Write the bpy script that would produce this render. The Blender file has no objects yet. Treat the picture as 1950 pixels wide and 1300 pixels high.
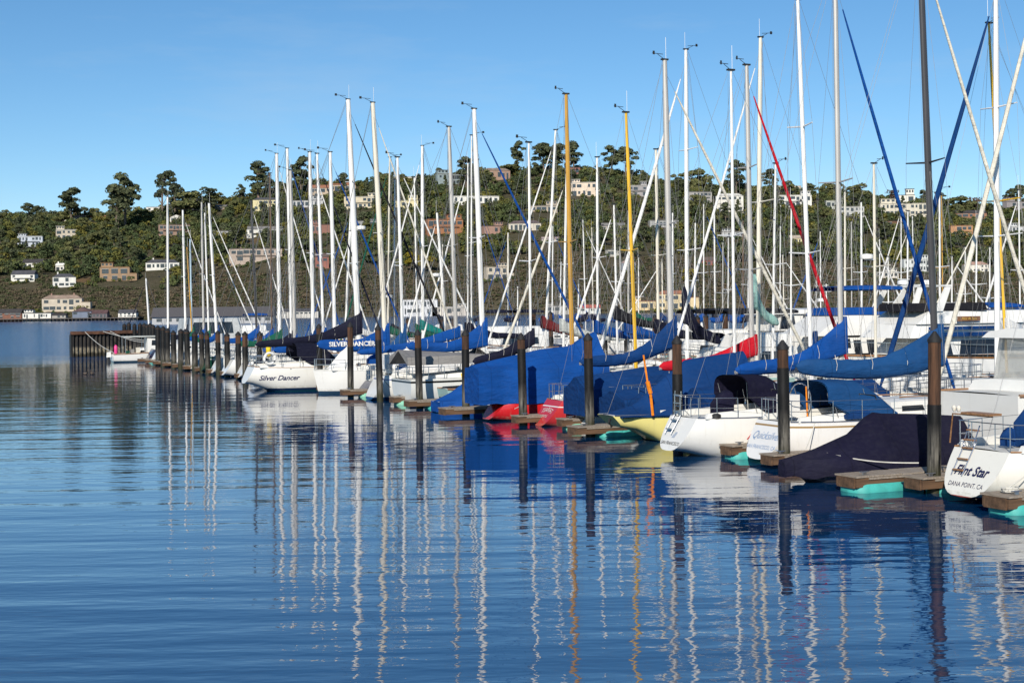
import bpy, math, random
import numpy as np
from mathutils import Vector, Matrix, noise
from mathutils.bvhtree import BVHTree
random.seed(7)
R = math.radians
# ------------------------------------------------------------------ camera, sky, sun, exposure
F, PX0, PY0, EYE, ROLL = 2700.0, 975.0, 589.0, 4.6, R(0.8)
sc = bpy.context.scene
C = sc.collection
cd = bpy.data.cameras.new('camera'); cam = bpy.data.objects.new('camera', cd); C.objects.link(cam)
cd.sensor_width = 36; cd.lens = F/1950*36; cd.shift_y = -(650-PY0)/1950
cd.clip_start = .5; cd.clip_end = 12000
cam.matrix_world = Matrix.Translation((0, 0, EYE)) @ Matrix.Rotation(R(90), 4, 'X') @ Matrix.Rotation(-ROLL, 4, 'Z')
sc.camera = cam
SUN_EL = R(30); SUN_DIR = Vector((-.2, -1, 0)).normalized()*math.cos(SUN_EL) + Vector((0, 0, math.sin(SUN_EL)))
w = bpy.data.worlds.new('World'); sc.world = w; w.use_nodes = True
nt = w.node_tree; bg = nt.nodes['Background']
sky = nt.nodes.new('ShaderNodeTexSky'); sky.sky_type = 'NISHITA'; sky.sun_disc = False
sky.sun_elevation = SUN_EL; sky.sun_rotation = math.atan2(SUN_DIR.x, SUN_DIR.y) % (2*math.pi)
sky.altitude = 1500; sky.air_density = 1.0; sky.dust_density = 0.0; sky.ozone_density = 4.0
hs = nt.nodes.new('ShaderNodeHueSaturation'); hs.inputs['Hue'].default_value = .495; hs.inputs['Saturation'].default_value = 1.15; hs.inputs['Value'].default_value = 1.10; nt.links.new(sky.outputs[0], hs.inputs['Color'])
nt.links.new(hs.outputs[0], bg.inputs[0]); bg.inputs[1].default_value = .10
# faint streaks of high cloud
tcw = nt.nodes.new('ShaderNodeTexCoord'); mpw = nt.nodes.new('ShaderNodeMapping'); mpw.inputs[3].default_value = (2.2, 2.2, 11); mpw.inputs[2].default_value = (.12, .05, 0); nt.links.new(tcw.outputs['Generated'], mpw.inputs[0])
nw = nt.nodes.new('ShaderNodeTexNoise'); nw.inputs['Scale'].default_value = 2.2; nw.inputs['Detail'].default_value = 7; nw.inputs['Roughness'].default_value = .62; nt.links.new(mpw.outputs[0], nw.inputs['Vector'])
mr = nt.nodes.new('ShaderNodeMapRange'); mr.inputs[1].default_value = .52; mr.inputs[2].default_value = .8; mr.inputs[4].default_value = .22; nt.links.new(nw.outputs[0], mr.inputs[0])
mw_ = nt.nodes.new('ShaderNodeMix'); mw_.data_type = 'RGBA'; mw_.inputs[7].default_value = (5.2, 6.4, 7.6, 1); nt.links.new(mr.outputs[0], mw_.inputs[0]); nt.links.new(hs.outputs[0], mw_.inputs[6]); nt.links.new(mw_.outputs[2], bg.inputs[0])
sl = bpy.data.lights.new('sun', 'SUN'); sl.energy = 5.0; sl.angle = R(.53); sl.color = (1, .93, .82)
so = bpy.data.objects.new('sun', sl); C.objects.link(so); so.location = (-60, -120, 120)
so.rotation_euler = SUN_DIR.to_track_quat('Z', 'Y').to_euler()
vs = sc.view_settings; vs.view_transform = 'Standard'; vs.look = 'None'; vs.exposure = 0.0; vs.gamma = 1
sc.cycles.max_bounces = 6; sc.cycles.diffuse_bounces = 2; sc.cycles.glossy_bounces = 4; sc.cycles.transparent_max_bounces = 8
sc.cycles.caustics_reflective = False; sc.cycles.caustics_refractive = False

# ------------------------------------------------------------------ photograph <-> place
def ab(x, y):
    dx, dy = x-PX0, PY0-y
    c, s = math.cos(ROLL), math.sin(ROLL)
    return (dx*c+dy*s)/F, (-dx*s+dy*c)/F
def on_water(x, y):
    a, b = ab(x, y); Z = EYE/-b; return a*Z, Z
OX, OY = on_water(1776, 935)
_n = math.hypot(.412, .911); UX, UY, VX, VY = -.412/_n, .911/_n, .911/_n, .412/_n   # along the dock / across it
ANG = math.atan2(VY, VX)
def W(s, t): return OX+UX*s+VX*t, OY+UY*s+VY*t
def st(X, Y):
    return (X-OX)*UX+(Y-OY)*UY, (X-OX)*VX+(Y-OY)*VY
def solve_t(s, x, y=640):
    r = ab(x, y)[0]; X0, Y0 = W(s, 0); return (r*Y0-X0)/(VX-r*VY)
def solve_s(t, x, y=640):
    r = ab(x, y)[0]; X0, Y0 = W(0, t); return (r*Y0-X0)/(UX-r*UY)
def zat(s, t, x, y): return EYE + ab(x, y)[1]*W(s, t)[1]

# ------------------------------------------------------------------ materials
_mats = {}
def _nodes(name):
    m = bpy.data.materials.new(name); m.use_nodes = True
    return m, m.node_tree, m.node_tree.nodes['Principled BSDF']
def N(nt, typ, **kw):
    n = nt.nodes.new(typ)
    for k, v in kw.items():
        if k in n.inputs: n.inputs[k].default_value = v
        else: setattr(n, k, v)
    return n
def mixc(nt, fac, a, b, blend='MIX'):
    n = nt.nodes.new('ShaderNodeMix'); n.data_type = 'RGBA'; n.blend_type = blend
    for k, v in ((0, fac), (6, a), (7, b)):
        if isinstance(v, (tuple, list)): n.inputs[k].default_value = tuple(v)+((1,) if len(v) == 3 else ())
        elif isinstance(v, (int, float)): n.inputs[k].default_value = v
        else: nt.links.new(v, n.inputs[k])
    return n.outputs[2]
def mth(nt, op, a, b=None):
    n = nt.nodes.new('ShaderNodeMath'); n.operation = op
    for k, v in ((0, a), (1, b)):
        if v is None: continue
        if isinstance(v, (int, float)): n.inputs[k].default_value = v
        else: nt.links.new(v, n.inputs[k])
    return n.outputs[0]
def ramp(nt, fac, lo, hi):
    n = nt.nodes.new('ShaderNodeMapRange'); n.inputs[1].default_value = lo; n.inputs[2].default_value = hi; n.clamp = True
    nt.links.new(fac, n.inputs[0]); return n.outputs[0]
def coords(nt, scale=(1, 1, 1), kind='Object'):
    tc = nt.nodes.new('ShaderNodeTexCoord'); mp = nt.nodes.new('ShaderNodeMapping'); mp.inputs[3].default_value = scale
    nt.links.new(tc.outputs[kind], mp.inputs[0]); return mp.outputs[0]
def nz(nt, vec, scale, detail=4, rough=.55):
    n = nt.nodes.new('ShaderNodeTexNoise'); n.inputs['Scale'].default_value = scale
    n.inputs['Detail'].default_value = detail; n.inputs['Roughness'].default_value = rough
    nt.links.new(vec, n.inputs['Vector']); return n.outputs[0]
def bump(nt, bs, h, strength=.3, dist=.02):
    b = nt.nodes.new('ShaderNodeBump'); b.inputs['Strength'].default_value = strength; b.inputs['Distance'].default_value = dist
    nt.links.new(h, b.inputs['Height']); nt.links.new(b.outputs[0], bs.inputs['Normal'])
def lighten(c, k): return tuple(min(1, x*k) for x in c[:3])
def M(name, c, rough=.5, metal=0, var=.18, scale=3, bmp=0, stretch=(1, 1, 1), spec=.5):
    """plain surface with uneven tone and wear"""
    if name in _mats: return _mats[name]
    m, nt, bs = _nodes(name); _mats[name] = m
    v = coords(nt, stretch); f = ramp(nt, nz(nt, v, scale, 5), .32, .68)
    nt.links.new(mixc(nt, f, lighten(c, 1-var), lighten(c, 1+var*.5)), bs.inputs['Base Color'])
    bs.inputs['Roughness'].default_value = rough; bs.inputs['Metallic'].default_value = metal
    bs.inputs['Specular IOR Level'].default_value = spec
    if bmp: bump(nt, bs, nz(nt, v, scale*2.5, 4), .6, bmp)
    return m
def cloth(name, c):
    if name in _mats: return _mats[name]
    m, nt, bs = _nodes(name); _mats[name] = m
    v = coords(nt, (.55, 1, 1.5)); f = ramp(nt, nz(nt, v, .9, 6, .6), .3, .7)
    g = nz(nt, coords(nt, (1, 1, 1)), 7, 4)
    base = mixc(nt, f, lighten(c, .78), lighten(c, 1.12))
    nt.links.new(mixc(nt, mth(nt, 'MULTIPLY', ramp(nt, g, .45, .8), .03), base, tuple(.2+.6*x for x in c)), bs.inputs['Base Color'])
    tc = nt.nodes.new('ShaderNodeTexCoord'); sp = nt.nodes.new('ShaderNodeSeparateXYZ'); nt.links.new(tc.outputs['Object'], sp.inputs[0])
    seam = mth(nt, 'LESS_THAN', mth(nt, 'FRACT', mth(nt, 'MULTIPLY', sp.outputs[0], .72)), .022)
    old = bs.inputs['Base Color'].links[0].from_socket
    fade = ramp(nt, nz(nt, coords(nt, (.4, .7, .8)), .8, 4), .48, .72)
    old = mixc(nt, mth(nt, 'MULTIPLY', fade, .07), old, tuple(.10+.85*x for x in c))
    nt.links.new(mixc(nt, mth(nt, 'MULTIPLY', seam, .5), old, lighten(c, .45)), bs.inputs['Base Color'])
    bs.inputs['Roughness'].default_value = .85; bs.inputs['Specular IOR Level'].default_value = .2
    w1 = nz(nt, coords(nt, (.5, 1.2, 1.6)), 2.2, 3); bump(nt, bs, w1, .9, .10)
    return m
def gel(name, top, boot=(.02, .03, .12), bottom=(.015, .03, .05), boot2=None, bz=(.02, .16), rail=None, cove=None, cz=(.16, .21), rough=.22):
    """painted hull: topsides, boot stripe at the waterline, bottom paint, stripes that follow the sheer"""
    if name in _mats: return _mats[name]
    m, nt, bs = _nodes(name); _mats[name] = m
    tc = nt.nodes.new('ShaderNodeTexCoord'); sp = nt.nodes.new('ShaderNodeSeparateXYZ'); nt.links.new(tc.outputs['Object'], sp.inputs[0])
    at = nt.nodes.new('ShaderNodeAttribute'); at.attribute_name = 'drop'; dr = at.outputs['Fac']; z = sp.outputs[2]
    f = ramp(nt, nz(nt, coords(nt, (.5, .5, 1.5)), 1.6, 5), .3, .75)
    c = mixc(nt, f, lighten(top, .93), top)
    streak = ramp(nt, nz(nt, coords(nt, (5, 5, .25)), 1.5, 5, .7), .56, .8)
    c = mixc(nt, mth(nt, 'MULTIPLY', streak, .34), c, (.42, .38, .28))
    if cove: c = mixc(nt, mth(nt, 'MULTIPLY', mth(nt, 'GREATER_THAN', dr, cz[0]), mth(nt, 'LESS_THAN', dr, cz[1])), c, cove)
    if rail: c = mixc(nt, mth(nt, 'LESS_THAN', dr, rail[3]), c, rail[:3])
    scum = mth(nt, 'MULTIPLY', mth(nt, 'LESS_THAN', z, bz[1]+.12), ramp(nt, nz(nt, coords(nt, (3, 3, 6)), 2, 4), .4, .7))
    c = mixc(nt, mth(nt, 'MULTIPLY', scum, .42), c, (.33, .3, .2))
    if boot2: c = mixc(nt, mth(nt, 'LESS_THAN', z, bz[1]+.035), c, boot2)
    c = mixc(nt, mth(nt, 'LESS_THAN', z, bz[1]), c, boot)
    c = mixc(nt, mth(nt, 'LESS_THAN', z, bz[0]), c, bottom)
    nt.links.new(c, bs.inputs['Base Color']); bs.inputs['Roughness'].default_value = rough
    bs.inputs['Coat Weight'].default_value = .25; bs.inputs['Coat Roughness'].default_value = .08
    bump(nt, bs, nz(nt, coords(nt, (.7, .7, 2)), 1.5, 2), .25, .012)
    return m
def wood(name, c, s=(.6, 6, 6), rough=.75):
    if name in _mats: return _mats[name]
    m, nt, bs = _nodes(name); _mats[name] = m
    v = coords(nt, s); f = ramp(nt, nz(nt, v, 2.5, 6, .65), .3, .7)
    g = ramp(nt, nz(nt, coords(nt), .8, 3), .35, .7)
    nt.links.new(mixc(nt, g, mixc(nt, f, lighten(c, .45), lighten(c, 1.25)), mixc(nt, f, lighten(c, .7), tuple(.5*x+.16 for x in c))), bs.inputs['Base Color'])
    bs.inputs['Roughness'].default_value = rough; bump(nt, bs, nz(nt, v, 5, 5), .7, .02)
    return m
def pane(name, c=(.012, .015, .02), rough=.06):
    if name in _mats: return _mats[name]
    m, nt, bs = _nodes(name); _mats[name] = m
    f = ramp(nt, nz(nt, coords(nt), .9, 2), .3, .7)
    nt.links.new(mixc(nt, f, c, lighten(c, 2.2)), bs.inputs['Base Color'])
    bs.inputs['Roughness'].default_value = rough; bs.inputs['Specular IOR Level'].default_value = .7
    return m
def clearvinyl(name):
    if name in _mats: return _mats[name]
    m, nt, bs = _nodes(name); _mats[name] = m
    bs.inputs['Base Color'].default_value = (.5, .5, .47, 1); bs.inputs['Roughness'].default_value = .12
    bs.inputs['Alpha'].default_value = .62
    bump(nt, bs, nz(nt, coords(nt), 3, 3), .5, .05)
    return m

# ------------------------------------------------------------------ mesh helpers
class MB:
    def __init__(s): s.v = []; s.f = []; s.m = []; s.a = None
    def add(s, vs, fs, mi=0):
        o = len(s.v); s.v += [tuple(p) for p in vs]; s.f += [tuple(o+i for i in f) for f in fs]; s.m += [mi]*len(fs); return s
    def box(s, x0, x1, y0, y1, z0, z1, mi=0):
        vs = [(x, y, z) for z in (z0, z1) for y in (y0, y1) for x in (x0, x1)]
        return s.add(vs, [(0, 2, 3, 1), (4, 5, 7, 6), (0, 1, 5, 4), (2, 6, 7, 3), (0, 4, 6, 2), (1, 3, 7, 5)], mi)
    def hexa(s, vs, mi=0):
        return s.add(vs, [(0, 2, 3, 1), (4, 5, 7, 6), (0, 1, 5, 4), (2, 6, 7, 3), (0, 4, 6, 2), (1, 3, 7, 5)], mi)
    def loft(s, rings, closed=True, caps=True, mi=0):
        n = len(rings[0]); vs = [p for r in rings for p in r]; fs = []
        for i in range(len(rings)-1):
            for j in range(n if closed else n-1):
                k = (j+1) % n; fs.append((i*n+j, i*n+k, (i+1)*n+k, (i+1)*n+j))
        if caps and closed:
            fs.append(tuple(reversed(range(n)))); fs.append(tuple((len(rings)-1)*n+j for j in range(n)))
        return s.add(vs, fs, mi)
    def tube(s, pts, r, n=6, caps=True, sq=1.0, mi=0):
        P = [Vector(p) for p in pts]; rr = r if isinstance(r, (list, tuple)) else [r]*len(P); rings = []
        for i, p in enumerate(P):
            d = (P[min(i+1, len(P)-1)]-P[max(i-1, 0)]).normalized()
            up = Vector((0, 0, 1)) if abs(d.z) < .9 else Vector((1, 0, 0))
            a = d.cross(up).normalized(); b = d.cross(a)
            if abs(d.z) >= .9: a, b = b, a
            rings.append([p+a*(math.cos(2*math.pi*k/n)*rr[i])+b*(math.sin(2*math.pi*k/n)*rr[i]*sq) for k in range(n)])
        return s.loft(rings, True, caps, mi)
    def lathe(s, prof, n=12, c=(0, 0), caps=True, mi=0):
        return s.loft([[(c[0]+r*math.cos(2*math.pi*k/n), c[1]+r*math.sin(2*math.pi*k/n), z) for k in range(n)] for r, z in prof], True, caps, mi)
    def build(s, name, mats, parent=None, smooth=True, ang=.7):
        me = bpy.data.meshes.new(name); me.from_pydata(s.v, [], s.f); me.update()
        if not isinstance(mats, (list, tuple)): mats = [mats]
        for m in mats: me.materials.append(m)
        if len(mats) > 1: me.polygons.foreach_set('material_index', s.m)
        if s.a is not None:
            at = me.attributes.new('drop', 'FLOAT', 'POINT'); at.data.foreach_set('value', s.a)
        if smooth:
            me.polygons.foreach_set('use_smooth', [True]*len(s.f)); me.set_sharp_from_angle(angle=ang)
        o = bpy.data.objects.new(name, me); C.objects.link(o)
        if parent: o.parent = parent
        return o
def tag(o, label=None, cat=None, group=None, kind=None):
    if label: o['label'] = label
    if cat: o['category'] = cat
    if group: o['group'] = group
    if kind: o['kind'] = kind
    return o
def empty(name, loc, rz=0, label=None, cat=None, group=None):
    o = bpy.data.objects.new(name, None); C.objects.link(o); o.location = loc; o.rotation_euler = (0, 0, rz)
    o.empty_display_size = .3
    return tag(o, label, cat, group)
def copy_thing(o, parent=None):
    c = o.copy(); C.objects.link(c)
    if parent: c.parent = parent
    for ch in list(o.children): copy_thing(ch, c)
    return c
def text_mesh(body, size, shear=0, sx=1, bold=.0):
    cu = bpy.data.curves.new('lettering', 'FONT'); cu.body = body; cu.size = size; cu.shear = shear; cu.align_x = 'CENTER'; cu.align_y = 'CENTER'
    cu.resolution_u = 3; cu.offset = bold
    o = bpy.data.objects.new('lettering', cu); C.objects.link(o)
    me = bpy.data.meshes.new_from_object(o.evaluated_get(bpy.context.evaluated_depsgraph_get()))
    vs = [(v.co.x*sx, v.co.y) for v in me.vertices]; fs = [tuple(p.vertices) for p in me.polygons]
    bpy.data.objects.remove(o); bpy.data.meshes.remove(me); bpy.data.curves.remove(cu)
    return vs, fs
def decal(body, size, target, org, right, up, ray, mat, parent, shear=0, sx=1, bold=0, arc=0, name='lettering', off=.014):
    """flat lettering pressed onto the target's surface (local coordinates)"""
    me = target.data; bv = BVHTree.FromPolygons([v.co for v in me.vertices], [tuple(p.vertices) for p in me.polygons])
    vs, fs = text_mesh(body, size, shear, sx, bold); out = []; org, right, up, ray = map(Vector, (org, right, up, ray))
    for x, y in vs:
        y2 = y-arc*x*x; p = org+right*x+up*y2
        h = bv.ray_cast(p-ray*4, ray)
        out.append((h[0]-ray*off) if h[0] else p)
    mb = MB(); mb.add(out, fs); return mb.build(name, mat, parent, smooth=False)

# ------------------------------------------------------------------ water
def water_mat():
    m, nt, bs = _nodes('harbour_water')
    v = coords(nt)
    def layer(sx, sy, rot, sc_, det, ro=.5):
        mp = nt.nodes.new('ShaderNodeMapping'); mp.inputs[2].default_value = (0, 0, R(rot)); mp.inputs[3].default_value = (sx, sy, 1)
        nt.links.new(v, mp.inputs[0]); return nz(nt, mp.outputs[0], sc_, det, ro)
    swell = layer(.06, .55, 2, 1, 2); rip = layer(.7, 2.1, -4, 1, 2); fine = layer(2.6, 6.5, 5, 1, 2)
    patch = ramp(nt, layer(.03, .06, 12, 1, 2), .38, .66)
    sp = nt.nodes.new('ShaderNodeSeparateXYZ'); nt.links.new(v, sp.inputs[0])
    near = ramp(nt, sp.outputs[1], 46, 14)
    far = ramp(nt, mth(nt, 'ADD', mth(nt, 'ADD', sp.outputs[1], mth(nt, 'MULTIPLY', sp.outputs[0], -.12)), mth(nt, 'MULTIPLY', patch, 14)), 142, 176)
    h = mth(nt, 'MULTIPLY', swell, mth(nt, 'ADD', .026, mth(nt, 'MULTIPLY', near, .042)))
    h = mth(nt, 'ADD', h, mth(nt, 'MULTIPLY', rip, mth(nt, 'ADD', mth(nt, 'ADD', .0036, mth(nt, 'MULTIPLY', patch, .0058)), mth(nt, 'MULTIPLY', near, .008))))
    h = mth(nt, 'ADD', h, mth(nt, 'MULTIPLY', fine, mth(nt, 'ADD', .0015, mth(nt, 'MULTIPLY', near, .0016))))
    chop = layer(.35, .8, 20, 1, 4, .6)
    h = mth(nt, 'ADD', h, mth(nt, 'MULTIPLY', chop, mth(nt, 'MULTIPLY', far, .28)))
    bump(nt, bs, h, 1, 1)
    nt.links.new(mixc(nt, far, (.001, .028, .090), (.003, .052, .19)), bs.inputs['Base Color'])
    nt.links.new(mth(nt, 'ADD', .015, mth(nt, 'MULTIPLY', far, .12)), bs.inputs['Roughness'])
    bs.inputs['IOR'].default_value = 2.1; bs.inputs['Specular IOR Level'].default_value = .5
    return m
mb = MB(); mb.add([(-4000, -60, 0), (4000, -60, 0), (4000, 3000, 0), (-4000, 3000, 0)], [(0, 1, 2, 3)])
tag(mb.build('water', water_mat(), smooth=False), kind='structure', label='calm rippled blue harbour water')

# ------------------------------------------------------------------ hillside across the bay
D0, D1 = F*EYE/10.5, 1720.0
CREST = [(-300, 410), (0, 416), (130, 420), (250, 412), (330, 402), (450, 386), (520, 360), (600, 356), (700, 355), (800, 347), (900, 336), (1000, 332),
         (1080, 330), (1200, 342), (1300, 358), (1400, 366), (1500, 372), (1600, 378), (1700, 390), (1800, 402), (1950, 410), (2300, 430)]
_ca = [ab(x, y) for x, y in CREST]
def crest_b(a): return float(np.interp(a, [p[0] for p in _ca], [p[1] for p in _ca]))
def ground(a, D):
    zc = EYE+crest_b(a)*D1
    v = (D-D0)/(D1-D0)
    if v < 0: return max(-6, v*160)
    g = v**.9 if v < 1 else 1-.5*(v-1)
    nn = noise.noise(Vector((a*D*.006, D*.006, 3)))*7*min(1, v*4)+noise.noise(Vector((a*D*.02, D*.02, 1)))*2.2*min(1, v*6)
    bank = 3.0*min(1, v*40)
    if v > .85: nn *= max(.25, 1-(v-.85)*5)
    return bank+zc*g+nn
def hill_D(x, y):
    """distance at which the slope is seen at a pixel"""
    a, b = ab(x, y); lo = D0
    for k in range(400):
        D = D0+(D1-D0)*k/399
        if (ground(a, D)-EYE)/D >= b: return a, D
    return a, D1
def hill_mat():
    m, nt, bs = _nodes('hillside_soil')
    v = coords(nt)
    f = ramp(nt, nz(nt, v, .03, 6, .65), .35, .65); g = ramp(nt, nz(nt, v, .25, 5, .7), .35, .7)
    c = mixc(nt, f, (.090, .078, .050), (.048, .053, .026)); c = mixc(nt, g, c, (.115, .098, .068), 'MIX')  # soil tones raised to put the thin haze over the bay into the colour
    spot = ramp(nt, nz(nt, v, .012, 3), .66, .74)
    c = mixc(nt, mth(nt, 'MULTIPLY', spot, .5), c, (.22, .12, .06))
    nt.links.new(c, bs.inputs['Base Color']); bs.inputs['Roughness'].default_value = 1; bs.inputs['Specular IOR Level'].default_value = 0
    bump(nt, bs, nz(nt, v, .4, 5, .7), 1, 1.5)
    return m
na, nd = 150, 90
vs = []
for i in range(nd):
    D = D0-8+(2150-D0+8)*(i/(nd-1))**1.15
    for j in range(na):
        a = -.52+1.04*j/(na-1); vs.append((a*D, D, ground(a, D)))
fs = [(i*na+j, i*na+j+1, (i+1)*na+j+1, (i+1)*na+j) for i in range(nd-1) for j in range(na-1)]
mb = MB(); mb.add(vs, fs); tag(mb.build('hillside', hill_mat(), ang=3), kind='structure', label='green hillside rising from the far shore')

# ------------------------------------------------------------------ foliage
def leaf_mat(name, c, c2, yel=0):
    m, nt, bs = _nodes(name)
    gi = nt.nodes.new('ShaderNodeNewGeometry'); oi = nt.nodes.new('ShaderNodeObjectInfo')
    c0 = mixc(nt, gi.outputs['Random Per Island'], c, c2)
    c0 = mixc(nt, mth(nt, 'MULTIPLY', oi.outputs['Random'], .45), c0, tuple(x*.62 for x in c))
    at = nt.nodes.new('ShaderNodeAttribute'); at.attribute_name = 'species'
    if yel: c0 = mixc(nt, 1.0, c0, at.outputs['Color'], 'MULTIPLY')
    nt.links.new(c0, bs.inputs['Base Color']); bs.inputs['Roughness'].default_value = .8; bs.inputs['Specular IOR Level'].default_value = .12
    return m
LEAF = {'pine': leaf_mat('pine_foliage', (.052, .066, .036), (.120, .130, .064)),  # tree greens lightened, distance haze painted into the leaf colour
        'gum': leaf_mat('eucalyptus_foliage', (.050, .064, .038), (.105, .118, .066)),
        'oak': leaf_mat('oak_foliage', (.078, .088, .034), (.185, .182, .074)),
        'willow': leaf_mat('yellow_foliage', (.17, .14, .015), (.34, .27, .03)),
        'bare': leaf_mat('bare_twigs', (.10, .065, .05), (.16, .11, .085))}
BARK = M('bark', (.17, .13, .10), .9, var=.4, scale=1)
def leaf_cloud(rng, centers, radii, n, size, flat=1.0):
    """n leaf-sized faces on lumpy shells: returns verts (4n,3), normals follow the lump"""
    centers = np.asarray(centers, float); radii = np.asarray(radii, float)
    k = rng.integers(0, len(centers), n)
    d = rng.normal(size=(n, 3)); d /= np.linalg.norm(d, axis=1)[:, None]
    d[:, 2] = np.where(d[:, 2] < -.35, -d[:, 2], d[:, 2])
    rad = radii[k]*(.62+.42*rng.random(n))
    p = centers[k]+d*rad[:, None]*np.array([1, 1, flat])
    nrm = d+rng.normal(size=(n, 3))*.42; nrm /= np.linalg.norm(nrm, axis=1)[:, None]
    t = np.cross(nrm, rng.normal(size=(n, 3))); t /= np.linalg.norm(t, axis=1)[:, None]; b = np.cross(nrm, t)
    s = (size*(.55+.9*rng.random(n)))[:, None]
    q = np.stack([p-t*s-b*s*.5, p+t*s*.3-b*s*.8, p+t*s+b*s*.5, p-t*s*.4+b*s*.9], 1)
    return q.reshape(-1, 3)
def cloud_mesh(name, verts, mat, species=None):
    n = len(verts)//4; me = bpy.data.meshes.new(name)
    me.vertices.add(len(verts)); me.vertices.foreach_set('co', verts.astype(np.float32).ravel())
    me.loops.add(len(verts)); me.loops.foreach_set('vertex_index', np.arange(len(verts), dtype=np.int32))
    me.polygons.add(n); me.polygons.foreach_set('loop_start', np.arange(0, 4*n, 4, dtype=np.int32))
    if species is not None:
        at = me.attributes.new('species', 'FLOAT_COLOR', 'POINT')
        at.data.foreach_set('color', np.concatenate([np.repeat(species, 4, 0), np.ones((4*n, 1))], 1).astype(np.float32).ravel())
    me.update(); me.validate(); me.materials.append(mat); return me
def tree_proto(kind, seed):
    rng = np.random.default_rng(seed); rd = random.Random(seed); t = MB()
    if kind == 'pine':      # tall trunk, wide flat-topped layers of foliage
        h = 22; tip = (rd.uniform(-1, 1), rd.uniform(-1, 1)); t.tube([(0, 0, -4), (.2, .1, 8), (tip[0]*.7, tip[1]*.7, 15), (tip[0], tip[1], 20)], [.5, .42, .28, .1], 6)
        cs, rs = [], []
        for k in range(20):
            z = 8.5+12.5*rd.random()**.75; an = rd.uniform(0, 6.28); d = rd.uniform(.6, 5.6)*(1-(max(0, z-16))/8)
            c = (d*math.cos(an), d*math.sin(an), z); cs.append(c); rs.append(rd.uniform(1.7, 3.0))
            t.tube([(tip[0]*z/20, tip[1]*z/20, z-2.5), (c[0]*.6, c[1]*.6, z-1.2), c], [.16, .1, .04], 4)
        v = leaf_cloud(rng, cs, rs, 2100, .50, .72)
    elif kind == 'gum':
        h = 24; t.tube([(0, 0, -4), (.3, 0, 9), (.9, .3, 16), (1.2, .2, 22)], [.55, .45, .3, .1], 6); cs, rs = [], []
        for k in range(18):
            z = rd.uniform(10, 23); an = rd.uniform(0, 6.28); d = rd.uniform(.6, 4.2)
            c = (.9+d*math.cos(an), d*math.sin(an), z); cs.append(c); rs.append(rd.uniform(1.3, 2.6))
            t.tube([(.3+z*.03, 0, z-5), (c[0]*.6, c[1]*.6, z-2), c], [.18, .12, .04], 4)
        v = leaf_cloud(rng, cs, rs, 1700, .48, .9)
    elif kind == 'cone':    # dense dark conifer
        h = 18; t.tube([(0, 0, -4), (0, 0, 8), (0, 0, 17)], [.45, .3, .06], 6); cs, rs = [], []
        for k in range(22):
            f = k/21; z = 2+15*f; an = rd.uniform(0, 6.28); d = 3.2*(1-f)
            cs.append((d*math.cos(an), d*math.sin(an), z)); rs.append(.7+1.7*(1-f))
        v = leaf_cloud(rng, cs, rs, 1300, .48, .7)
    else:                   # round broad crown
        h = 12; t.tube([(0, 0, -4), (.2, .1, 3), (.1, .3, 6)], [.5, .4, .2], 6); cs, rs = [], []
        for k in range(11):
            an = rd.uniform(0, 6.28); d = rd.uniform(.5, 4.3); z = rd.uniform(4, 10)-d*.35
            c = (d*math.cos(an), d*math.sin(an), z); cs.append(c); rs.append(rd.uniform(1.5, 2.6))
            t.tube([(.1, .1, 3.5), (c[0]*.5, c[1]*.5, z-1), c], [.2, .13, .05], 4)
        v = leaf_cloud(rng, cs, rs, 1300 if kind != 'bare' else 520, .44 if kind != 'bare' else .35, .85)
    lm = LEAF[{'cone': 'pine'}.get(kind, kind)]
    root = empty('tree', (0, 0, 0)); t.build('trunk', BARK, root)
    cr = bpy.data.objects.new('crown', cloud_mesh('crown', v, lm)); C.objects.link(cr); cr.parent = root
    root['h'] = h
    return root
PROTO = {k: [tree_proto(k, 11*i+len(k)*3+ord(k[0])) for i in range(n)] for k, n in (('pine', 4), ('gum', 3), ('cone', 3), ('oak', 4), ('willow', 2), ('bare', 1))}
_used = set()
TNAME = {'pine': 'pine_tree', 'gum': 'eucalyptus_tree', 'cone': 'conifer_tree', 'oak': 'oak_tree', 'willow': 'yellow_tree', 'bare': 'bare_tree'}
def put_tree(kind, X, Y, z, height, label, group, wide=1.0):
    p = random.choice(PROTO[kind])
    if p.name not in _used: _used.add(p.name); o = p
    else: o = copy_thing(p)
    k = height/p['h']; o.location = (X, Y, z); o.scale = (k*wide, k*wide, k); o.rotation_euler = (0, 0, random.uniform(0, 6.28))
    o.name = TNAME[kind]; tag(o, label, 'tree', group); return o
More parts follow.
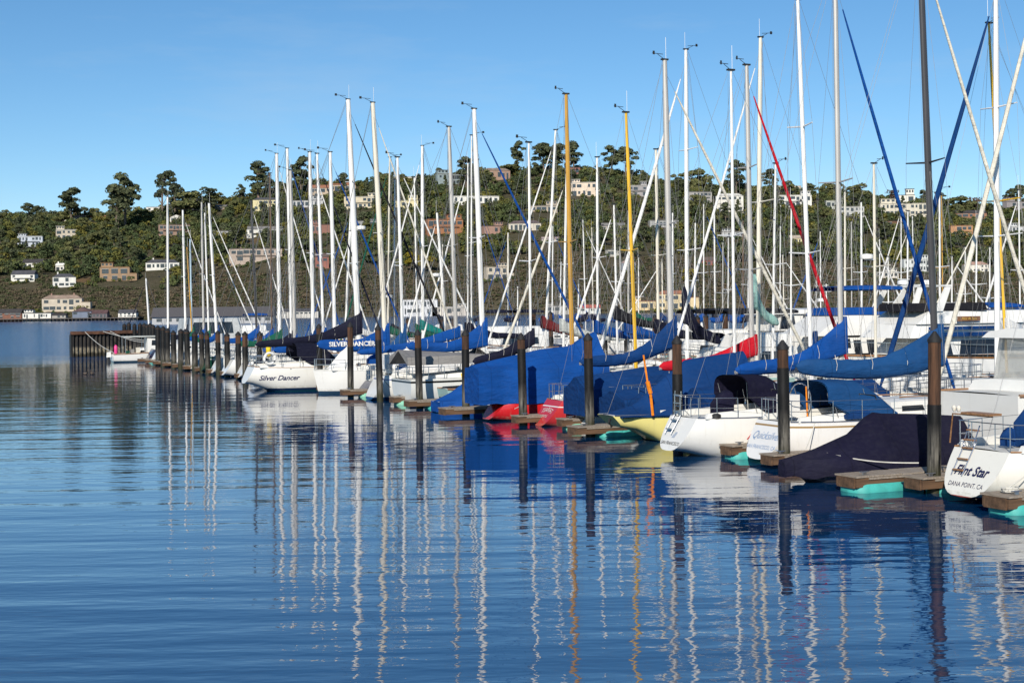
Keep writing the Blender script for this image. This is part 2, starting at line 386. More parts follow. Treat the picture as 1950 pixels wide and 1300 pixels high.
# trees that stand out against the sky: pixel x, base y, top y, kind, label, spread
SKY = [(12, 432, 376, 'pine', 'dark pine at the far left end of the ridge', 1), (36, 425, 384, 'oak', 'low round dark tree just right of the leftmost ridge pine', 1),
 (68, 412, 389, 'oak', 'pair of small round treetops low on the left ridge', 1.2), (100, 430, 370, 'pine', 'narrow pine standing alone on the left ridge', .8),
 (135, 424, 361, 'pine', 'flat-topped pine above the long white ridge house', 1), (163, 430, 366, 'pine', 'pine leaning right above the long white ridge house', 1),
 (180, 432, 374, 'pine', 'dense lower pine at the right end of the white ridge house', 1.1), (238, 432, 336, 'pine', 'very tall broad pine with lopsided top on the left ridge', .85),
 (222, 440, 354, 'pine', 'shorter dark pine leaning against the very tall lopsided pine', .9), (308, 410, 326, 'gum', 'tall eucalyptus with pale bare trunk on the ridge', .8),
 (334, 410, 340, 'gum', 'slimmer eucalyptus right beside the pale bare trunk', .8), (360, 412, 362, 'oak', 'wide low dark tree right of the tall eucalyptus pair', 1.2),
 (395, 405, 360, 'gum', 'thin open-crowned tree on the ridge behind the first masts', 1.3), (453, 388, 350, 'cone', 'small dark conifer in a dip of the ridge', 1.2),
 (492, 385, 313, 'pine', 'big leaning dark pine left of the first tall masts', 1), (574, 372, 303, 'pine', 'dark pine above the terracotta roofed house', .9),
 (690, 362, 300, 'oak', 'round umbrella-shaped dark tree behind the two tallest white masts', .9), (745, 352, 318, 'bare', 'bare reddish tree on the middle ridge', 1),
 (820, 356, 326, 'oak', 'low round tree left of the grey glass house', 1.1), (888, 352, 302, 'pine', 'dark pine between glass house and pyramid roofed house', .9),
 (986, 322, 272, 'pine', 'slender small-crowned pine on the highest ridge', .8), (968, 332, 310, 'oak', 'low spreading tree left of the slender ridge pine', 1.3),
 (1036, 332, 274, 'pine', 'broad open pine behind the gold mast, left one', 1), (1062, 332, 276, 'pine', 'broad open pine in the middle of the highest clump', 1),
 (1092, 330, 273, 'pine', 'spreading pine just right of the gold mast', .95), (1165, 336, 282, 'pine', 'wide dark pine left of the yellow mast', 1),
 (1192, 338, 284, 'pine', 'full dark pine right behind the yellow mast', 1), (1296, 348, 326, 'oak', 'low shrubby tree right of the thick grey mast', 1),
 (1328, 360, 316, 'oak', 'round umbrella tree on the ridge right of the white masts', .9), (1402, 370, 308, 'pine', 'dark pine behind the grey mast with red cover', .8),
 (1466, 362, 324, 'pine', 'dark pine right of the cream mast', 1), (1582, 366, 344, 'oak', 'flat umbrella-shaped tree left of the thick grey mast', 1.3),
 (1638, 378, 347, 'oak', 'dense round tree right of the thick grey mast', 1.1), (1700, 382, 360, 'bare', 'leafless reddish tree beside the white hilltop house', 1),
 (1760, 392, 376, 'oak', 'low dark tree right of the white hilltop house', 1.3), (1826, 402, 370, 'oak', 'full green tree on the right end of the ridge', 1.2),
 (1856, 404, 374, 'bare', 'bare twiggy tree above the brown hilltop house', .9), (1925, 402, 362, 'pine', 'dark pine between the right hand masts', .9),
 (1945, 402, 354, 'pine', 'dark pine at the right picture edge', .9)]
for x, yb, yt, kind, lab, wd in SKY:
    a, D = hill_D(x, yb+4); b0 = ab(x, yb)[1]; hh = (ab(x, yt)[1]-b0)*D+4
    put_tree(kind, a*D, D, ground(a, D)-2, hh+2, lab, 'trees along the ridge', wd*1.3)
for k in range(92):
    x = -10+k*21.6+random.uniform(-7, 7); a = ab(x, 400)[0]; D = D1*random.uniform(.955, 1.0); kd = random.choices(['oak', 'cone', 'pine'], [6, 2, 2])[0]
    put_tree(kd, a*D, D, ground(a, D)-2.5, random.uniform(11, 20) if kd == 'oak' else random.uniform(14, 24), 'one of the lower dark trees closing the ridge line', 'low trees closing the ridge line', random.uniform(1.0, 1.5))
# yellow trees on the slope
for x, yb, yt, lab, wd in [(960, 512, 458, 'large golden yellow tree beside the cream arched house', 1.25), (548, 530, 492, 'yellow green tree behind the left tall masts', 1.1),
                           (1312, 540, 505, 'yellow green tree behind the white mast right of centre', 1.2), (800, 520, 470, 'olive yellow tree in the middle of the slope', 1.3)]:
    a, D = hill_D(x, yb); hh = (ab(x, yt)[1]-ab(x, yb)[1])*D
    put_tree('willow', a*D, D, ground(a, D)-1, hh, lab, None, wd)

# ------------------------------------------------------------------ houses on the hill
def WALLM(c): return M('wall_%d_%d_%d' % tuple(int(x*100) for x in c), c, .85, var=.15, scale=.25)
def ROOFM(c): return M('roof_%d_%d_%d' % tuple(int(x*100) for x in c), c, .8, var=.3, scale=.3)
GLASS = pane('house_glass', (.03, .035, .04), .15)
FRAME = M('window_frame', (.6, .58, .53), .6)
WHT, CRM, TAN, BRN, RED, GRY, BLU, YEL, ORG = (.72, .70, .64), (.54, .47, .37), (.42, .35, .27), (.16, .085, .05), (.27, .11, .08), (.36, .36, .35), (.10, .13, .19), (.66, .58, .34), (.30, .20, .12)
SLATE, TERRA, BROWNR, GREYR, WHITER, DARK = (.07, .07, .08), (.33, .14, .08), (.12, .085, .07), (.2, .19, .18), (.62, .6, .55), (.045, .04, .04)
HOUSES = []
def house(x, y, w, h, wall, roof, kind, floors, nw, label, name='hillside_house', depth=.65, chim=0, yaw=None, D=None, wing=None, balc=0):
    """x, y: middle of the foot of the house in the photo; w, h in pixels"""
    if D is None: a, D = hill_D(x, y); z0 = ground(a, D)
    else: a = ab(x, y)[0]; z0 = EYE+ab(x, y)[1]*D
    k = D/F; w, h = w*k, h*k; d = max(5, min(w, 13)*depth)
    HOUSES.append((a*D, D, w, d))
    rd = random.Random(int(x*7+y)); yw = rd.uniform(-.22, .22)+ANG*.3 if yaw is None else yaw
    o = empty(name, (a*D, D+d/2, z0), yw, label, 'house', 'houses on the hillside')
    rh = 0 if kind == 'flat' else min(h*.42, d*.35) if kind == 'hip' else min(h*.45, d*.45)
    H_ = h-rh; wb = MB().box(-w/2, w/2, -d/2, d/2, -5, H_)
    if wing: wb.box(w/2-.02, w/2+wing[0]*k, -d/2-1.2, d/2-.8, -5, wing[1]*k)
    w *= .94
    wo = wb.build('wall', WALLM(wall), o, smooth=False)
    e = .6; r = MB()
    if kind == 'flat' and w > 12 and rd.random() < .6:
        sx = rd.choice([-1, 1]); xa = sx*w*.5-.003*sx; xb = sx*w*rd.uniform(.02, .2); hu = H_/floors*rd.uniform(.45, .8); ua, ub = min(xa, xb), max(xa, xb)
        up = MB().box(ua, ub, -d*.28, d*.45, H_+.4, H_+hu).build('upper_storey', WALLM(wall), o, smooth=False)
        MB().box(ua-.7, ub+.7, -d*.28-.9, d*.45+.6, H_+hu+.003, H_+hu+.35).build('upper_roof', ROOFM(roof), up, smooth=False)
        for q in range(3): MB().box(ua+(ub-ua)*(q+.2)/3, ua+(ub-ua)*(q+.75)/3, -d*.28-.06, -d*.28+.05, H_+hu*.45, H_+hu*.85).build('window', GLASS, up, smooth=False)
    if rd.random() < .45 and D < D1 and name == 'hillside_house':
        dk = MB().box(-w*.42, w*rd.uniform(.1, .42), -d/2-2.6, -d/2-.15, -.1, .15)
        for q in range(4): dk.box(-w*.4+q*w*.15, -w*.4+q*w*.15+.25, -d/2-2.55, -d/2-2.3, -4, -.1)
        dk.build('deck', WALLM((.2, .13, .08)), o, smooth=False)
    if kind == 'flat': r.box(-w/2-e, w/2+e, -d/2-e, d/2+e, H_+.003, H_+.45)
    elif kind == 'hip':
        ri = min(d/2+e, w/2-.3)
        r.add([(-w/2-e, -d/2-e, H_), (w/2+e, -d/2-e, H_), (w/2+e, d/2+e, H_), (-w/2-e, d/2+e, H_), (-w/2-e+ri, 0, H_+rh), (w/2+e-ri, 0, H_+rh)],
              [(0, 1, 5, 4), (1, 2, 5), (2, 3, 4, 5), (3, 0, 4), (3, 2, 1, 0)])
    elif kind == 'front':   # gable towards the water
        r.add([(-w/2-e, -d/2-e, H_), (w/2+e, -d/2-e, H_), (0, -d/2-e, H_+rh), (-w/2-e, d/2+e, H_), (w/2+e, d/2+e, H_), (0, d/2+e, H_+rh)],
              [(0, 1, 2), (4, 3, 5), (1, 4, 5, 2), (3, 0, 2, 5), (0, 3, 4, 1)])
    else:
        r.add([(-w/2-e, -d/2-e, H_), (w/2+e, -d/2-e, H_), (w/2+e, d/2+e, H_), (-w/2-e, d/2+e, H_), (-w/2-e, 0, H_+rh), (w/2+e, 0, H_+rh)],
              [(0, 1, 5, 4), (2, 3, 4, 5), (3, 0, 4), (1, 2, 5), (3, 2, 1, 0)])
    if wing: r.box(w/2-.01+e, w/2+wing[0]*k+.4, -d/2-1.6, d/2-.5, wing[1]*k+.003, wing[1]*k+.4)
    ro = r.build('roof', ROOFM(roof), o, smooth=False)
    for c in range(chim):
        cx = (-.3+.6*c)*w; MB().box(cx-.6, cx+.6, 0, 1.1, H_+.3, H_+rh+1.6).build('chimney', WALLM((.3, .18, .14) if wall != WHT else WHT), ro, smooth=False)
    fh = H_/floors
    for fl in range(floors):
        grp = rd.random()
        for i in range(nw):
            if rd.random() < .2: continue
            cx = -w/2+w*(i+.5)/nw; ww = w/nw*rd.choice([.22, .3, .36, .46])
            z1 = fl*fh+fh*rd.choice([.08, .3, .34]); z2 = fl*fh+fh*rd.uniform(.74, .84)
            if nw <= 2 and floors == 1: ww *= 1.2
            wi = MB().box(cx-ww, cx+ww, -d/2-.06, -d/2+.1, z1, z2).build('window', GLASS, o, smooth=False)
            if w > 16: MB().box(cx-ww-.15, cx+ww+.15, -d/2-.14, -d/2-.062, z2+.002, z2+.2).build('frame', FRAME, wi, smooth=False)
        if balc and fl: MB().box(-w/2*.8, w/2*.8, -d/2-1.6, -d/2-.002, fl*fh-.15, fl*fh+.05).box(-w/2*.8, w/2*.8, -d/2-1.6, -d/2-1.5, fl*fh+.05, fl*fh+.9).build('balcony', WALLM(lighten(wall, .8)), o, smooth=False)
    return o
HT = [
 (117, 594, 74, 32, CRM, (.3, .22, .17), 'hip', 2, 6, 'large beige mansion with low hipped roofs just above the far shore', dict(chim=2, wing=(16, 18))),
 (62, 512, 40, 19, WHT, DARK, 'gable', 1, 4, 'white cottage on the left slope above the balcony house', {}),
 (44, 537, 46, 22, WHT, SLATE, 'gable', 2, 5, 'white two storey house with grey roof and long balcony at left', dict(balc=1)),
 (114, 518, 16, 17, WHT, WHT, 'gable', 1, 2, 'small white house with tall chimney on the left slope', dict(chim=1)),
 (120, 547, 42, 26, WHT, SLATE, 'hip', 2, 4, 'white house with grey hipped roof and brick end at left', dict(chim=1)),
 (56, 470, 46, 20, (.5, .54, .6), GRY, 'flat', 2, 7, 'bluish white flat-roofed house high at the left edge', dict(balc=1)),
 (124, 455, 38, 17, CRM, WHITER, 'flat', 2, 4, 'cream flat-roofed house among dark pines at left', {}),
 (152, 421, 60, 11, WHT, TERRA, 'gable', 1, 6, 'long low white house under the left ridge pines', {}),
 (196, 421, 26, 11, (.5, .42, .38), TERRA, 'gable', 1, 3, 'small red roofed house at the end of the white ridge house', {}),
 (218, 535, 56, 26, ORG, (.3, .17, .08), 'flat', 2, 3, 'unfinished orange timber house on a cleared lot', dict(wing=(14, 14))),
 (330, 450, 58, 22, (.3, .2, .15), BROWNR, 'flat', 2, 9, 'brown two storey house with rows of tall windows', dict(balc=1)),
 (308, 514, 62, 20, WHT, SLATE, 'hip', 1, 7, 'low white house with dark hipped roof left of the first mast', dict(chim=1)),
 (294, 397, 32, 8, WHT, GRY, 'flat', 1, 3, 'thin white roofed house on the ridge by the eucalyptus', {}),
 (335, 421, 24, 12, WHT, WHITER, 'front', 1, 2, 'tiny white gabled house below the eucalyptus', {}),
 (422, 400, 26, 10, (.3, .24, .18), GREYR, 'gable', 1, 3, 'small brown house half hidden on the ridge', {}),
 (418, 452, 44, 12, GRY, GREYR, 'flat', 1, 5, 'low grey house behind the second group of masts', {}),
 (486, 500, 100, 26, (.42, .34, .28), (.25, .2, .18), 'flat', 2, 8, 'wide tan stone house with terrace left of the tall masts', dict(chim=1, balc=1)),
 (505, 402, 48, 26, YEL, SLATE, 'hip', 2, 5, 'pale yellow villa with grey roof on the ridge', dict(chim=1)),
 (506, 445, 74, 14, WHT, GREYR, 'gable', 1, 8, 'long low white house below the pale yellow villa', {}),
 (608, 376, 44, 24, (.48, .38, .28), TERRA, 'gable', 2, 4, 'terracotta roofed house between left masts', {}),
 (650, 366, 52, 20, (.46, .36, .26), TERRA, 'gable', 1, 5, 'broad orange roofed house near the ridge behind left masts', {}),
 (585, 396, 60, 14, (.46, .46, .46), DARK, 'flat', 1, 7, 'grey and white house with window band behind left masts', {}),
 (690, 397, 70, 22, (.6, .52, .38), WHITER, 'flat', 2, 8, 'cream two storey house behind the tallest white mast', dict(balc=1)),
 (612, 446, 46, 18, (.26, .13, .1), BROWNR, 'flat', 1, 5, 'reddish brown house in the middle left slope', {}),
 (700, 430, 52, 9, (.3, .3, .3), GREYR, 'flat', 1, 4, 'thin grey roofed house halfway up behind the tallest masts', {}),
 (612, 512, 26, 30, (.3, .12, .09), BROWNR, 'gable', 2, 2, 'narrow brick red house behind the left masts', {}),
 (775, 396, 44, 14, YEL, GREYR, 'flat', 1, 4, 'yellowish low house between the middle masts', {}),
 (770, 346, 62, 9, WHT, WHITER, 'flat', 1, 5, 'long white roof line on the middle ridge', {}),
 (858, 352, 56, 20, (.26, .32, .33), GREYR, 'flat', 2, 6, 'grey glass walled house on the ridge', {}),
 (945, 344, 52, 24, (.34, .22, .16), (.26, .2, .16), 'hip', 1, 6, 'house with big tan pyramid roof on the ridge', {}),
 (905, 388, 92, 14, WHT, WHITER, 'flat', 1, 9, 'long flat white modern house below the ridge', {}),
 (846, 446, 70, 28, (.34, .15, .07), (.3, .13, .06), 'flat', 2, 7, 'rust brown timber house with balconies in mid slope', dict(balc=1)),
 (938, 447, 40, 16, (.36, .22, .17), BROWNR, 'flat', 1, 4, 'small pinkish brown house right of the rust brown one', {}),
 (945, 533, 44, 24, CRM, TAN, 'flat', 2, 3, 'cream house with three dark arches beside the golden tree', dict(wing=(10, 12))),
 (1000, 440, 62, 20, (.55, .5, .42), (.12, .09, .09), 'hip', 1, 7, 'cream house with dark purple hipped roof in mid slope', {}),
 (1036, 404, 52, 12, TAN, GREYR, 'flat', 1, 5, 'tan terraced house below the ridge left of the gold mast', {}),
 (1095, 334, 20, 15, (.25, .11, .09), DARK, 'flat', 1, 2, 'small brick red tower house beside the gold mast', {}),
 (1113, 374, 50, 26, (.68, .56, .44), WHITER, 'flat', 2, 5, 'pale peach house right of the gold mast', dict(wing=(14, 14))),
 (1048, 460, 34, 9, (.5, .44, .4), (.4, .32, .3), 'gable', 1, 4, 'low pinkish house behind the leaning white masts', {}),
 (1215, 374, 36, 20, (.32, .3, .3), WHITER, 'flat', 2, 4, 'grey balconied house right of the yellow mast', dict(balc=1)),
 (1168, 438, 46, 14, (.42, .38, .33), GREYR, 'gable', 1, 5, 'low grey house left of the yellow mast', {}),
 (1262, 434, 52, 14, GRY, GREYR, 'flat', 1, 6, 'grey white house behind the thick grey mast', {}),
 (1196, 515, 28, 20, (.25, .27, .32), (.4, .28, .25), 'hip', 1, 3, 'blue grey house with pink roof near the yellow mast', {}),
 (1166, 490, 22, 14, (.5, .48, .42), GREYR, 'flat', 1, 2, 'small pale house left of the blue grey one', {}),
 (1332, 386, 48, 20, (.38, .36, .34), GREYR, 'flat', 2, 6, 'grey balconied house right of the white mast pair', dict(balc=1)),
 (1390, 404, 52, 36, (.68, .65, .58), WHITER, 'hip', 3, 5, 'white three storey house with bay fronts behind the white mast', {}),
 (1396, 452, 44, 10, (.4, .4, .4), GREYR, 'flat', 1, 5, 'thin grey white house below the white three storey one', {}),
 (1350, 505, 26, 16, (.3, .1, .09), BROWNR, 'gable', 1, 3, 'dark red cottage behind the blue furled sails', {}),
 (1500, 362, 52, 12, (.55, .46, .34), WHITER, 'flat', 1, 4, 'tan flat-roofed house on the ridge right of the red sail', {}),
 (1515, 394, 62, 22, WHT, WHITER, 'flat', 2, 6, 'white two storey house behind the red furled sail', dict(balc=1)),
 (1582, 398, 18, 15, (.45, .46, .42), WHITER, 'flat', 1, 2, 'small grey white house left of the thick grey mast', {}),
 (1622, 412, 48, 18, (.48, .48, .46), WHITER, 'flat', 2, 5, 'grey white house right of the thick grey mast', {}),
 (1516, 464, 22, 16, YEL, TAN, 'gable', 1, 3, 'small pale yellow house behind the red furled sail', {}),
 (1722, 412, 92, 24, (.62, .57, .46), (.5, .46, .38), 'flat', 2, 11, 'wide cream building below the white hilltop house', {}),
 (1722, 388, 42, 16, (.74, .72, .64), DARK, 'flat', 1, 3, 'white hilltop house with thin dark roof', {}),
 (1690, 430, 66, 9, BRN, DARK, 'flat', 1, 6, 'long low brown house behind the crossing blue sails', {}),
 (1850, 416, 58, 16, (.3, .15, .09), DARK, 'gable', 1, 5, 'brown house with dark pitched roofs on the right ridge', {}),
 (1832, 452, 42, 22, (.46, .25, .13), (.42, .22, .12), 'flat', 2, 4, 'orange tan house stepped into the right slope', dict(balc=1)),
 (1934, 408, 44, 24, (.3, .27, .27), BROWNR, 'flat', 2, 4, 'grey brown house at the right edge of the ridge', {}),
 (1940, 450, 32, 18, (.55, .55, .55), WHITER, 'flat', 2, 4, 'white balconied house at the right edge of the slope', dict(balc=1)),
 (1860, 518, 46, 20, (.7, .66, .58), (.42, .26, .2), 'hip', 2, 6, 'white apartment house with pink tiled roof at lower right', {}),
 (1748, 518, 58, 24, (.62, .64, .62), WHITER, 'flat', 2, 9, 'white house with large glass front behind the dark mast', {}),
 (1690, 530, 44, 12, (.66, .62, .55), WHITER, 'flat', 1, 4, 'low white house left of the glass fronted house', {}),
 (1280, 590, 58, 36, (.66, .52, .3), TERRA, 'hip', 2, 4, 'cream yellow Spanish villa with tiled roof by the far shore', dict(wing=(22, 22))),
 (1226, 592, 44, 18, (.66, .52, .3), TERRA, 'flat', 1, 3, 'cream yellow wing with arched front by the far shore', {}),
]
for x, y, w_, h_, wc, rc, kd, fl, nw_, lab, kw in HT: house(x, y, w_, h_, wc, rc, kd, fl, nw_, lab, **kw)
# waterfront on the far shore
WF = [(18, 606, 46, 18, (.2, .09, .06), DARK, 'gable', 2, 4, 'dark brown pier house at the left picture edge'),
 (70, 607, 54, 11, WHT, DARK, 'flat', 1, 11, 'long white pier house with a row of windows'),
 (112, 605, 26, 9, (.35, .33, .3), DARK, 'gable', 1, 3, 'small grey pier building beside the white one'),
 (156, 605, 36, 20, (.16, .19, .25), (.10, .06, .06), 'front', 2, 4, 'slate blue gabled pier house'),
 (186, 605, 36, 15, (.14, .12, .13), (.10, .055, .055), 'gable', 1, 5, 'dark pier house with maroon roof'),
 (242, 604, 34, 15, WHT, SLATE, 'gable', 2, 4, 'white waterfront house with dark roof near the breakwater'),
 (800, 599, 66, 28, (.66, .66, .66), WHITER, 'flat', 2, 10, 'white two storey waterfront building with balcony behind the masts'),
 (856, 597, 66, 12, (.55, .5, .44), WHITER, 'flat', 1, 7, 'low pale waterfront building right of the two storey one'),
 (566, 600, 80, 13, (.55, .52, .46), SLATE, 'gable', 1, 9, 'long pale waterfront building with blue grey roof'),
 (1124, 594, 40, 14, (.62, .62, .58), (.45, .12, .09), 'gable', 1, 4, 'white boathouse with red roof on the far shore'),
 (1062, 592, 44, 10, (.4, .38, .34), GREYR, 'flat', 1, 3, 'grey shed on the far shore')]
for x, y, w_, h_, wc, rc, kd, fl, nw_, lab in WF: house(x, y, w_, h_, wc, rc, kd, fl, nw_, lab, name='waterfront_house', D=D0-4, yaw=0, depth=.6)
# pier under the left waterfront
PIERM = wood('pier_timber', (.07, .055, .045)); pa = empty('timber_pier', (0, D0-12, 0), 0, 'long dark timber pier on stilts under the left waterfront houses', 'pier')
x0, x1 = ab(-60, 608)[0]*D0, ab(272, 608)[0]*D0
MB().box(x0, x1, 0, 22, 1.9, 2.6).build('deck', PIERM, pa, smooth=False)
for i in range(46):
    xx = x0+(x1-x0)*(i+.5)/46; MB().lathe([(.32, -1), (.3, 1.88)], 6, (xx, .6)).build('stilt', PIERM, pa)
# long shed on the water behind the first masts
ob = empty('pier_shed', (*[k for k in (ab(405, 616)[0]*640, 640)], 0), .06, 'long dark roofed shed on the water behind the first masts', 'shed')
L2 = 27; MB().box(-L2, L2, 0, 12, -.5, 3.6).build('wall', M('shed_wall', (.42, .42, .42), .8), ob, smooth=False)
MB().add([(-L2-.5, -1, 3.3), (L2+.5, -1, 3.3), (L2+.5, 6, 7.6), (-L2-.5, 6, 7.6), (-L2-.5, 13, 3.3), (L2+.5, 13, 3.3)], [(0, 1, 2, 3), (3, 2, 5, 4), (0, 3, 4), (1, 5, 2), (0, 4, 5, 1)]).build('roof', M('shed_roof', (.085, .08, .085), .8), ob, smooth=False)
for i in range(12): MB().box(-L2+2+i*4.4, -L2+4.4+i*4.4, -.06, .05, 1.2, 2.6).build('window', GLASS, ob, smooth=False)

# ------------------------------------------------------------------ woodland and scrub on the slope
rng = np.random.default_rng(5); rd = random.Random(5)
def clear(X, Y, r):
    for hx, hy, w_, d_ in HOUSES:
        if abs(X-hx*Y/hy) < w_/2+r*.6 and hy-26 < Y < hy+d_+1: return False
    return True
def wooded(a, D):
    v = (D-D0)/(D1-D0); x = PX0+F*a
    base = .25+.10*noise.noise(Vector((a*9, 2, 0)))
    if x < 330: base -= .03
    return v > base+.12*noise.noise(Vector((a*D*.012, D*.012, 7)))
TL = {'oak': 'rounded green tree within the wooded slope between the houses', 'cone': 'dark pointed conifer within the wooded slope between the houses', 'pine': 'dark spreading pine within the wooded slope between the houses'}
cnt = 0
while cnt < 235:
    v = rd.random()**.75*.98; D = D0+(D1-D0)*v; a = rd.uniform(-.385, .385)
    if not wooded(a, D) or not clear(a*D, D, 8): continue
    k = rd.choices(['oak', 'cone', 'pine'], [5, 2, 2])[0]; cnt += 1
    hh = rd.uniform(13, 23)*(1.2 if k != 'oak' else .85)
    if v > .9: hh *= .6
    put_tree(k, a*D, D, ground(a, D)-1, hh, TL[k], 'trees on the wooded slope, '+k, rd.uniform(.85, 1.25))
V, S = [], []
for hx, hy, w_, d_ in HOUSES[:len(HT)]:
    for q in range(int(3+w_/4)):
        X = hx*(1-4/hy)+rd.uniform(-.62, .62)*w_; Y = hy-rd.uniform(3, 9); r_ = rd.uniform(1.2, 2.6); z = ground(X/Y, Y)
        if rd.random() < .35: X = hx+rd.choice([-1, 1])*(w_*.5+rd.uniform(1, 4)); r_ = rd.uniform(2, 4.5)
        cs = [(X+rd.gauss(0, r_*.5), Y+rd.gauss(0, r_*.4), z+r_*rd.uniform(.3, 1.1)) for _ in range(5)]; nl = int(50+26*r_)
        V.append(leaf_cloud(rng, cs, [r_*rd.uniform(.5, .8) for _ in cs], nl, .5, .85)); S.append(np.tile([rd.choice([(.9, 1, .8), (.6, .75, .7), (1.25, 1.15, .6)])], (nl, 1)))
n = 0; GREENS = [(.9, 1.0, .8), (.6, .75, .7), (1.1, 1.05, .62), (.75, .8, .9), (1.3, 1.12, .6), (.5, .62, .6), (.6, .7, .62), (.7, .85, .7)]
while n < 4200:
    D = D0+(D1-D0)*rd.random()**.8*1.06; a = rd.uniform(-.40, .40)
    if not wooded(a, D): continue
    r_ = rd.choice([rd.uniform(1.5, 2.6), rd.uniform(4, 7.5), rd.uniform(4.5, 8), rd.uniform(3, 6)])
    if r_ > 2.6 and not clear(a*D, D, r_) or not clear(a*D, D+14, 0): continue
    n += 1; z = ground(a, D); X = a*D; hgt = r_*rd.uniform(1.0, 1.7)
    if (D-D0)/(D1-D0) > .93: hgt *= .7
    cs = [(X+rd.gauss(0, r_*.42), D+rd.gauss(0, r_*.42), z+hgt*rd.uniform(.15, 1.0)) for _ in range(8)]
    nl = int(50+36*r_); q = leaf_cloud(rng, cs, [r_*rd.uniform(.38, .62) for _ in cs], nl, .5+.045*r_, .9); V.append(q)
    g = rd.choice(GREENS); S.append(np.tile([g], (nl, 1)))
o = bpy.data.objects.new('hillside_woodland', cloud_mesh('hillside_woodland', np.concatenate(V), leaf_mat('woodland_foliage', (.080, .090, .044), (.185, .192, .088), 1), np.concatenate(S)))  # woodland colour made paler in place of hazy air
C.objects.link(o); tag(o, 'dense mixed woodland covering the slope between the houses', 'woodland', kind='stuff')
V, S = [], []; n = 0; SC = [(1, .92, .85), (1.15, 1.05, .95), (.7, .8, .55), (.5, .68, .42), (1.2, 1.05, .95), (.85, .8, .75), (.6, .75, .5)]
while n < 7500:
    D = D0+2+(D1-D0)*rd.random()*.5; a = rd.uniform(-.40, .40)
    if wooded(a, D) or not clear(a*D, D, 2): continue
    n += 1; z = ground(a, D); X = a*D; r_ = rd.uniform(1.2, 3.4)
    cs = [(X+rd.gauss(0, r_*.6), D+rd.gauss(0, r_*.6), z+r_*.35) for _ in range(3)]
    V.append(leaf_cloud(rng, cs, [r_*.62]*3, 60, .42, .75)); S.append(np.tile([rd.choice(SC)], (60, 1)))
o = bpy.data.objects.new('hillside_scrub', cloud_mesh('hillside_scrub', np.concatenate(V), leaf_mat('scrub_foliage', (.110, .098, .068), (.185, .160, .118), 1), np.concatenate(S)))  # scrub colour paler too, with the haze mixed into it
C.objects.link(o); tag(o, 'brown and olive scrub on the bank above the far shore', 'scrub', kind='stuff')

# ------------------------------------------------------------------ boat building
STEEL = M('stainless_steel', (.55, .55, .56), .25, .9, var=.1)
WIRE = M('rigging_wire', (.15, .15, .15), .5, .3, var=.1)
TEAK = wood('teak_trim', (.36, .17, .06), (1, 6, 6), .5)
DECKM = M('deck_gelcoat', (.66, .65, .60), .5, var=.12, scale=2)
CABINM = M('cabin_gelcoat', (.78, .77, .73), .35, var=.08, scale=1.2)
SMOKED = pane('smoked_window')
VINYL = clearvinyl('clear_vinyl')
BLACKM = M('black_fitting', (.02, .02, .02), .5)
ROPEW = M('white_rope', (.6, .58, .52), .9)
MAST = {'white': M('white_mast_paint', (.80, .79, .76), .35, var=.08, scale=.6), 'cream': M('cream_mast_paint', (.72, .67, .56), .4, var=.1, scale=.6),
        'grey': M('grey_mast_alloy', (.50, .48, .45), .45, .25, var=.12, scale=.5), 'dark': M('dark_mast_paint', (.055, .052, .055), .3, var=.2, scale=.5),
        'gold': M('varnished_gold_mast', (.56, .30, .045), .22, var=.2, scale=.8), 'yellow': M('yellow_mast_paint', (.78, .46, .03), .35, var=.15, scale=.8),
        'brown': M('brown_mast_wood', (.14, .085, .05), .45, var=.3), 'blue': M('pale_blue_mast_paint', (.45, .60, .70), .4)}
CL = {'blue': cloth('pacific_blue_canvas', (.002, .060, .27)), 'dblue': cloth('deep_blue_canvas', (.002, .036, .145)), 'wblue': cloth('worn_blue_canvas', (.008, .062, .19)),
      'navy': cloth('navy_canvas', (.006, .007, .022)), 'black': cloth('black_canvas', (.010, .010, .014)), 'red': cloth('red_canvas', (.50, .008, .02)), 'green': cloth('green_canvas', (.008, .09, .055)),
      'teal': cloth('teal_canvas', (.01, .19, .17)), 'aqua': cloth('pale_aqua_canvas', (.28, .48, .43)), 'maroon': cloth('maroon_canvas', (.14, .018, .02)),
      'grey': cloth('grey_canvas', (.26, .25, .24)), 'pgrey': cloth('pale_grey_canvas', (.50, .52, .49)), 'white': cloth('white_sailcloth', (.78, .77, .74)), 'cream': cloth('cream_sailcloth', (.68, .64, .54)),
      'purple': cloth('purple_navy_canvas', (.0055, .005, .021)), 'orange': cloth('orange_sailcloth', (.85, .25, .015)), 'yellow': cloth('yellow_canvas', (.8, .55, .03))}
